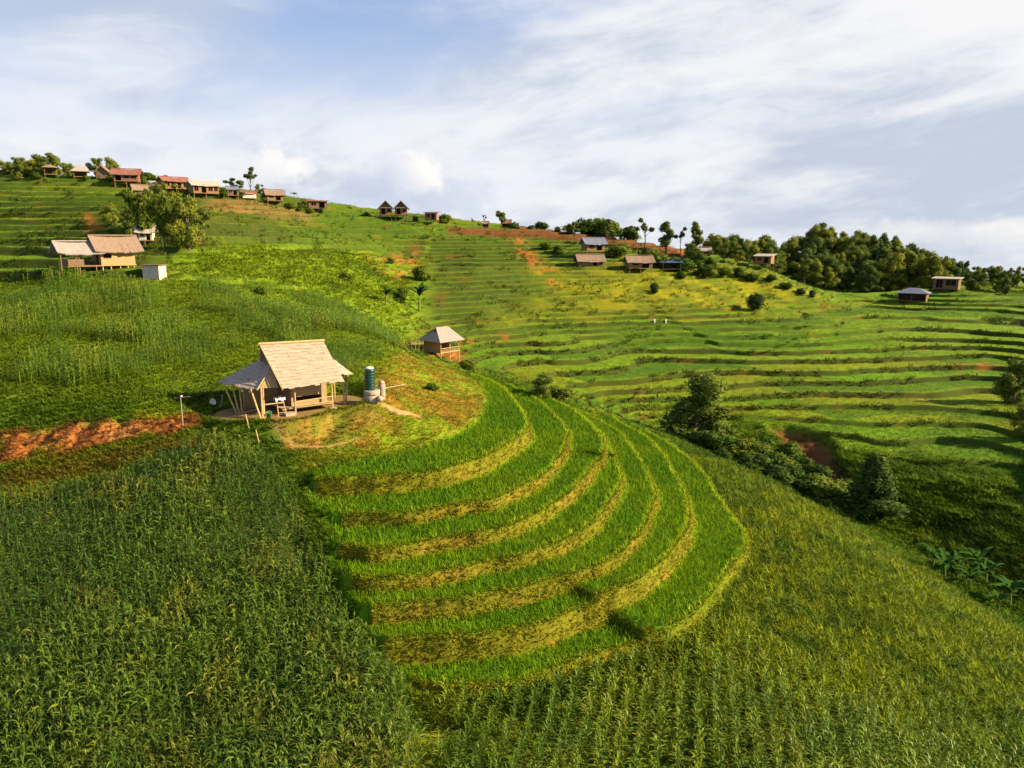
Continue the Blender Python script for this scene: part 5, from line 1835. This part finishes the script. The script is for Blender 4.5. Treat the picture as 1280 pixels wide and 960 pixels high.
def trees():
    T = [
     # the big solitary ones below the fan
     ('dense', (872, 88.0), 90, 'big dense tree standing behind the spur edge above the gully', 3, 1.4),
     ('cone', (1090, 69.5), 82, 'egg shaped tree near the red landslip in the gully', 0, 1.4),
     # clump behind the tan house
     ('bamboo', (183, 304), 66, 'pale green bamboo clump standing left before the whitewashed cottage', 0, .9),
     ('bamboo', (208, 309), 66, 'pale green bamboo clump right of the whitewashed cottage', 1, .9),
     ('dense', (164, 295), 42, 'dark bushy tree left of the bamboo clumps', 0, 1.1),
     ('dense', (236, 311), 66, 'large dark rounded tree right of the bamboo clumps', 1, 1.0),
     ('broad', (250, 300), 42, 'olive tree at the right end of the bamboo grove', 0, 1.1),
     ('broad', (212, 262), 36, 'bright green tree above the bamboo clumps', 1, 1.1),
     ('shrub', (195, 247), 16, 'round green shrub beside the low brown shed', 0, 1.1),
     ('dense', (140, 280), 26, 'low dark tree by the orange path behind the tan house', 1, 1.3),
     # ridge, left
     ('broad', (60, 219), 30, 'yellowish feathery tree behind the leftmost shelter', 0, 1.1),
     ('dense', (28, 218), 24, 'dark tree left of the yellowish tree on the skyline', 0, 1.3),
     ('dense', (8, 217), 22, 'dark tree at the left end of the skyline', 1, 1.5),
     ('dense', (84, 219), 15, 'small dark tree between the two leftmost shelters', 0, 1.4),
     ('palm', (126, 218), 20, 'low palm behind the gabled shelter on the left ridge', 0, 1.5),
     ('broad', (206, 233), 15, 'small tree between the red roofed house and the long house', 1, 1.3),
     ('broad', (292, 241), 19, 'round dark tree right of the long pale house', 0, 1.5),
     ('sparse', (314, 246), 40, 'tall sparse tree with feathery branches on the left skyline', 0, 1.0),
     ('broad', (326, 246), 17, 'small tree close to the right of the tall sparse tree', 1, 1.1),
     ('broad', (352, 250), 14, 'small round tree right behind the brown gabled house', 0, 1.1),
     ('palm', (368, 255), 17, 'small palm standing alone on the left skyline', 0, 1.1),
     ('shrub', (380, 257), 7, 'little shrub just right of the small palm', 1, 1.2),
     ('shrub', (520, 277), 8, 'little dark shrub between twin gables and stilt hut', 0, 1.1),
     ('shrub', (554, 279), 12, 'leaning dark shrub right of the tall stilt hut', 1, 1.3),
     ('sparse', (591, 282), 10, 'thin young tree left of the very small dark shelter', 0, 1.0),
     ('sparse', (606, 282), 14, 'thin young tree behind the very small dark shelter', 1, .8),
     ('broad', (627, 284), 22, 'lone round tree on the middle of the ridge', 0, .9),
     # ridge, right of the middle
     ('sparse', (758, 186.0), 34, 'tall thin tree leaning on the skyline above the blue grey roof', 0, .8),
     ('sparse', (806, 184.0), 44, 'tall slender tree standing apart on the skyline', 0, .95),
     ('tall', (832, 183.0), 40, 'tall dark pointed tree right of the slender one', 1, 1.3),
     ('sparse', (850, 184.0), 36, 'open crowned tree between the dark pointed and the broad skyline tree', 0, .9),
     ('tall', (868, 182.0), 46, 'broad tall tree with loose crown above the pale shed', 1, 1.0),
     ('dense', (862, 180.0), 24, 'dark low tree at the foot of the broad loose tree', 0, 1.3),
     ('broad', (905, 184.0), 30, 'light green loose tree right of the pale roofed shed', 0, 1.1),
     ('broad', (922, 182.0), 18, 'low bright tree between the light loose tree and the wood', 1, 1.3),
     # slopes
     ('darkshrub', (944, 388), 22, 'round dark bush alone on the terraces', 0, 1.0),
     ('darkshrub', (818, 367), 14, 'small dark bush alone on the yellow rice slope', 0, .8),
     ('dense', (676, 499), 34, 'wide dark bush just behind the top of the curved terraces', 0, 1.7),
     ('shrub', (700, 503), 18, 'lighter low bush right of the wide dark bush', 1, 1.8),
     ('darkshrub', (1015, 372), 10, 'tiny dark bush below the wood on the right plateau', 0, .8),
     ('shrub', (325, 368), 10, 'small dark bush on the bright grass slope above the hut', 0, 1.4),
     ('shrub', (430, 352), 12, 'low bush on the middle of the bright grass slope', 1, 1.5),
     ('shrub', (505, 372), 14, 'bush at the foot of the bright grass slope', 0, 1.2),
     ('shrub', (530, 352), 20, 'green bush above the banana plant in the fold of the hill', 1, 1.0),
     ('dense', (1266, 505), 66, 'shadowy leafy tree at the right edge of the valley terraces', 0, 1.0),
     ('dense', (1280, 545), 44, 'lower shadowy tree at the right edge under the leafy one', 1, 1.1),
     ('shrub', (540, 488), 10, 'dark little bush on the ochre knoll behind the hut', 0, 1.5),
     ('shrub', (585, 462), 14, 'bush below the hut with the pointed roof', 1, 1.5),
     ('shrub', (490, 330), 8, 'small bush under the orange scar of the hill', 0, 1.4),
     ('shrub', (268, 658), 26, 'bright feathery young tree standing in the near maize field', 1, 1.1),
     ('banana', (482, 381), 24, 'banana plant at the bottom of the bright grass slope', 0, 1.1),
     ('banana', (524, 388), 34, 'tall banana plant in the shaded fold of the hill', 1, 1.0),
    ]
    for kind, (px, b), h, label, var, wide in T:
        p = hidden(px, b) if b < 200 else on(px, b)
        plant(kind, p, hp(p, h), label, None, var, wide)
    g = np.random.default_rng(11)
    # shrubs of the gully
    for k in range(46):
        t = g.random()
        px = 885 + 170 * t + g.normal(0, 12)
        y = 86 - 13 * t + g.normal(0, 2.6)
        p = hidden(px, y)
        plant('shrub', p, g.uniform(1.0, 2.1), 'pale green leafy shrub among the shrubs filling the gully', 'shrubs in the gully', int(g.integers(0, 3)), g.uniform(1.5, 2.3))
    for k, (px, y) in enumerate([(1165, 60), (1195, 60), (1212, 57), (1232, 58), (1248, 54), (1222, 60), (1180, 57.5), (1262, 55)]):
        p = hidden(px, y)
        plant('banana', p, g.uniform(1.7, 2.6), 'dark banana plant in the shaded gully at the lower right', 'banana plants in the gully', k % 3, 1.05)
    for k, (px, y) in enumerate([(915, 83), (905, 82)]):
        p = hidden(px, y)
        plant('banana', p, 2.2, 'banana plant at the foot of the big dense tree', 'banana plants by the big tree', k, 1.0)
    # hedge of small trees and shrubs on the ridge above the red cut
    for k in range(56):
        px = g.uniform(640, 860)
        py = 287 + (px - 640) * .095
        p = on(px, py - 1.0)
        p = (p[0], p[1] + g.uniform(1, 6), p[2])
        p = (p[0], p[1], hz(p[0], p[1]))
        tall = 8 + 10 * sstep(690, 740, px)
        plant('broad' if g.random() < .55 else 'shrub', p, hp(p, g.uniform(.6, 1.3) * tall), 'small green tree in the leafy row above the red cut bank', 'small trees above the red cut bank', int(g.integers(0, 3)), g.uniform(.9, 1.6))
    # bushes scattered under the houses on the right slope
    for px, py, h in [(765, 322, 16), (780, 318, 14), (815, 332, 22), (826, 330, 14), (855, 340, 20), (870, 334, 18), (890, 336, 14), (880, 345, 14), (905, 345, 12), (925, 345, 12), (700, 318, 12), (685, 312, 10),
                      (940, 352, 12), (965, 352, 10), (985, 362, 10), (850, 348, 10), (1000, 368, 9)]:
        p = on(px, py)
        plant('shrub', p, hp(p, h), 'green bush growing between the houses on the right slope', 'bushes between the far houses', int(g.integers(0, 3)), 1.6)
    for k in range(34):
        px = g.uniform(20, 425)
        py = (221 if px < 150 else 221 + (px - 150) * .175) + g.uniform(-2, 6)
        p = on(px, py)
        plant('shrub' if g.random() < .7 else 'broad', p, hp(p, g.uniform(5, 13)), 'leafy bush in the row of greenery round the ridge houses on the left', 'bushes round the ridge houses', int(g.integers(0, 3)), g.uniform(1.1, 1.8), 'garden_shrub')
    # the wooded hill on the right
    pts = []
    tries = 0
    while len(pts) < 150 and tries < 6000:
        tries += 1
        x, y = g.uniform(66, 178), g.uniform(204, 268)
        if x < 78 and y < 215: continue
        if x > 128 and y > 246: continue
        if any((x - a) ** 2 + (y - b) ** 2 < 4.0 ** 2 for a, b in pts): continue
        pts.append((x, y))
    for x, y in pts:
        kind = ('broad', 'dense', 'tall', 'broad', 'dense')[int(g.integers(0, 5))]
        plant(kind, (x, y, hz(x, y)), g.uniform(7.5, 13.0) * (.92 - .36 * float(sstep(118, 142, x))), 'tree among the many of the dense wood covering the hill on the right', 'trees of the wood on the right hill', int(g.integers(0, 3)), g.uniform(.8, 1.15), 'forest_tree')
    # and the hill on the far left
    for k in range(24):
        x = g.uniform(-142, -104); y = g.uniform(194, 204)
        plant('dense', (x, y, hz(x, y)), g.uniform(2.8, 5.6), 'dark tree of the grove behind the leftmost shelters', 'trees behind the left ridge', int(g.integers(0, 2)), 1.1, 'forest_tree')


trees()
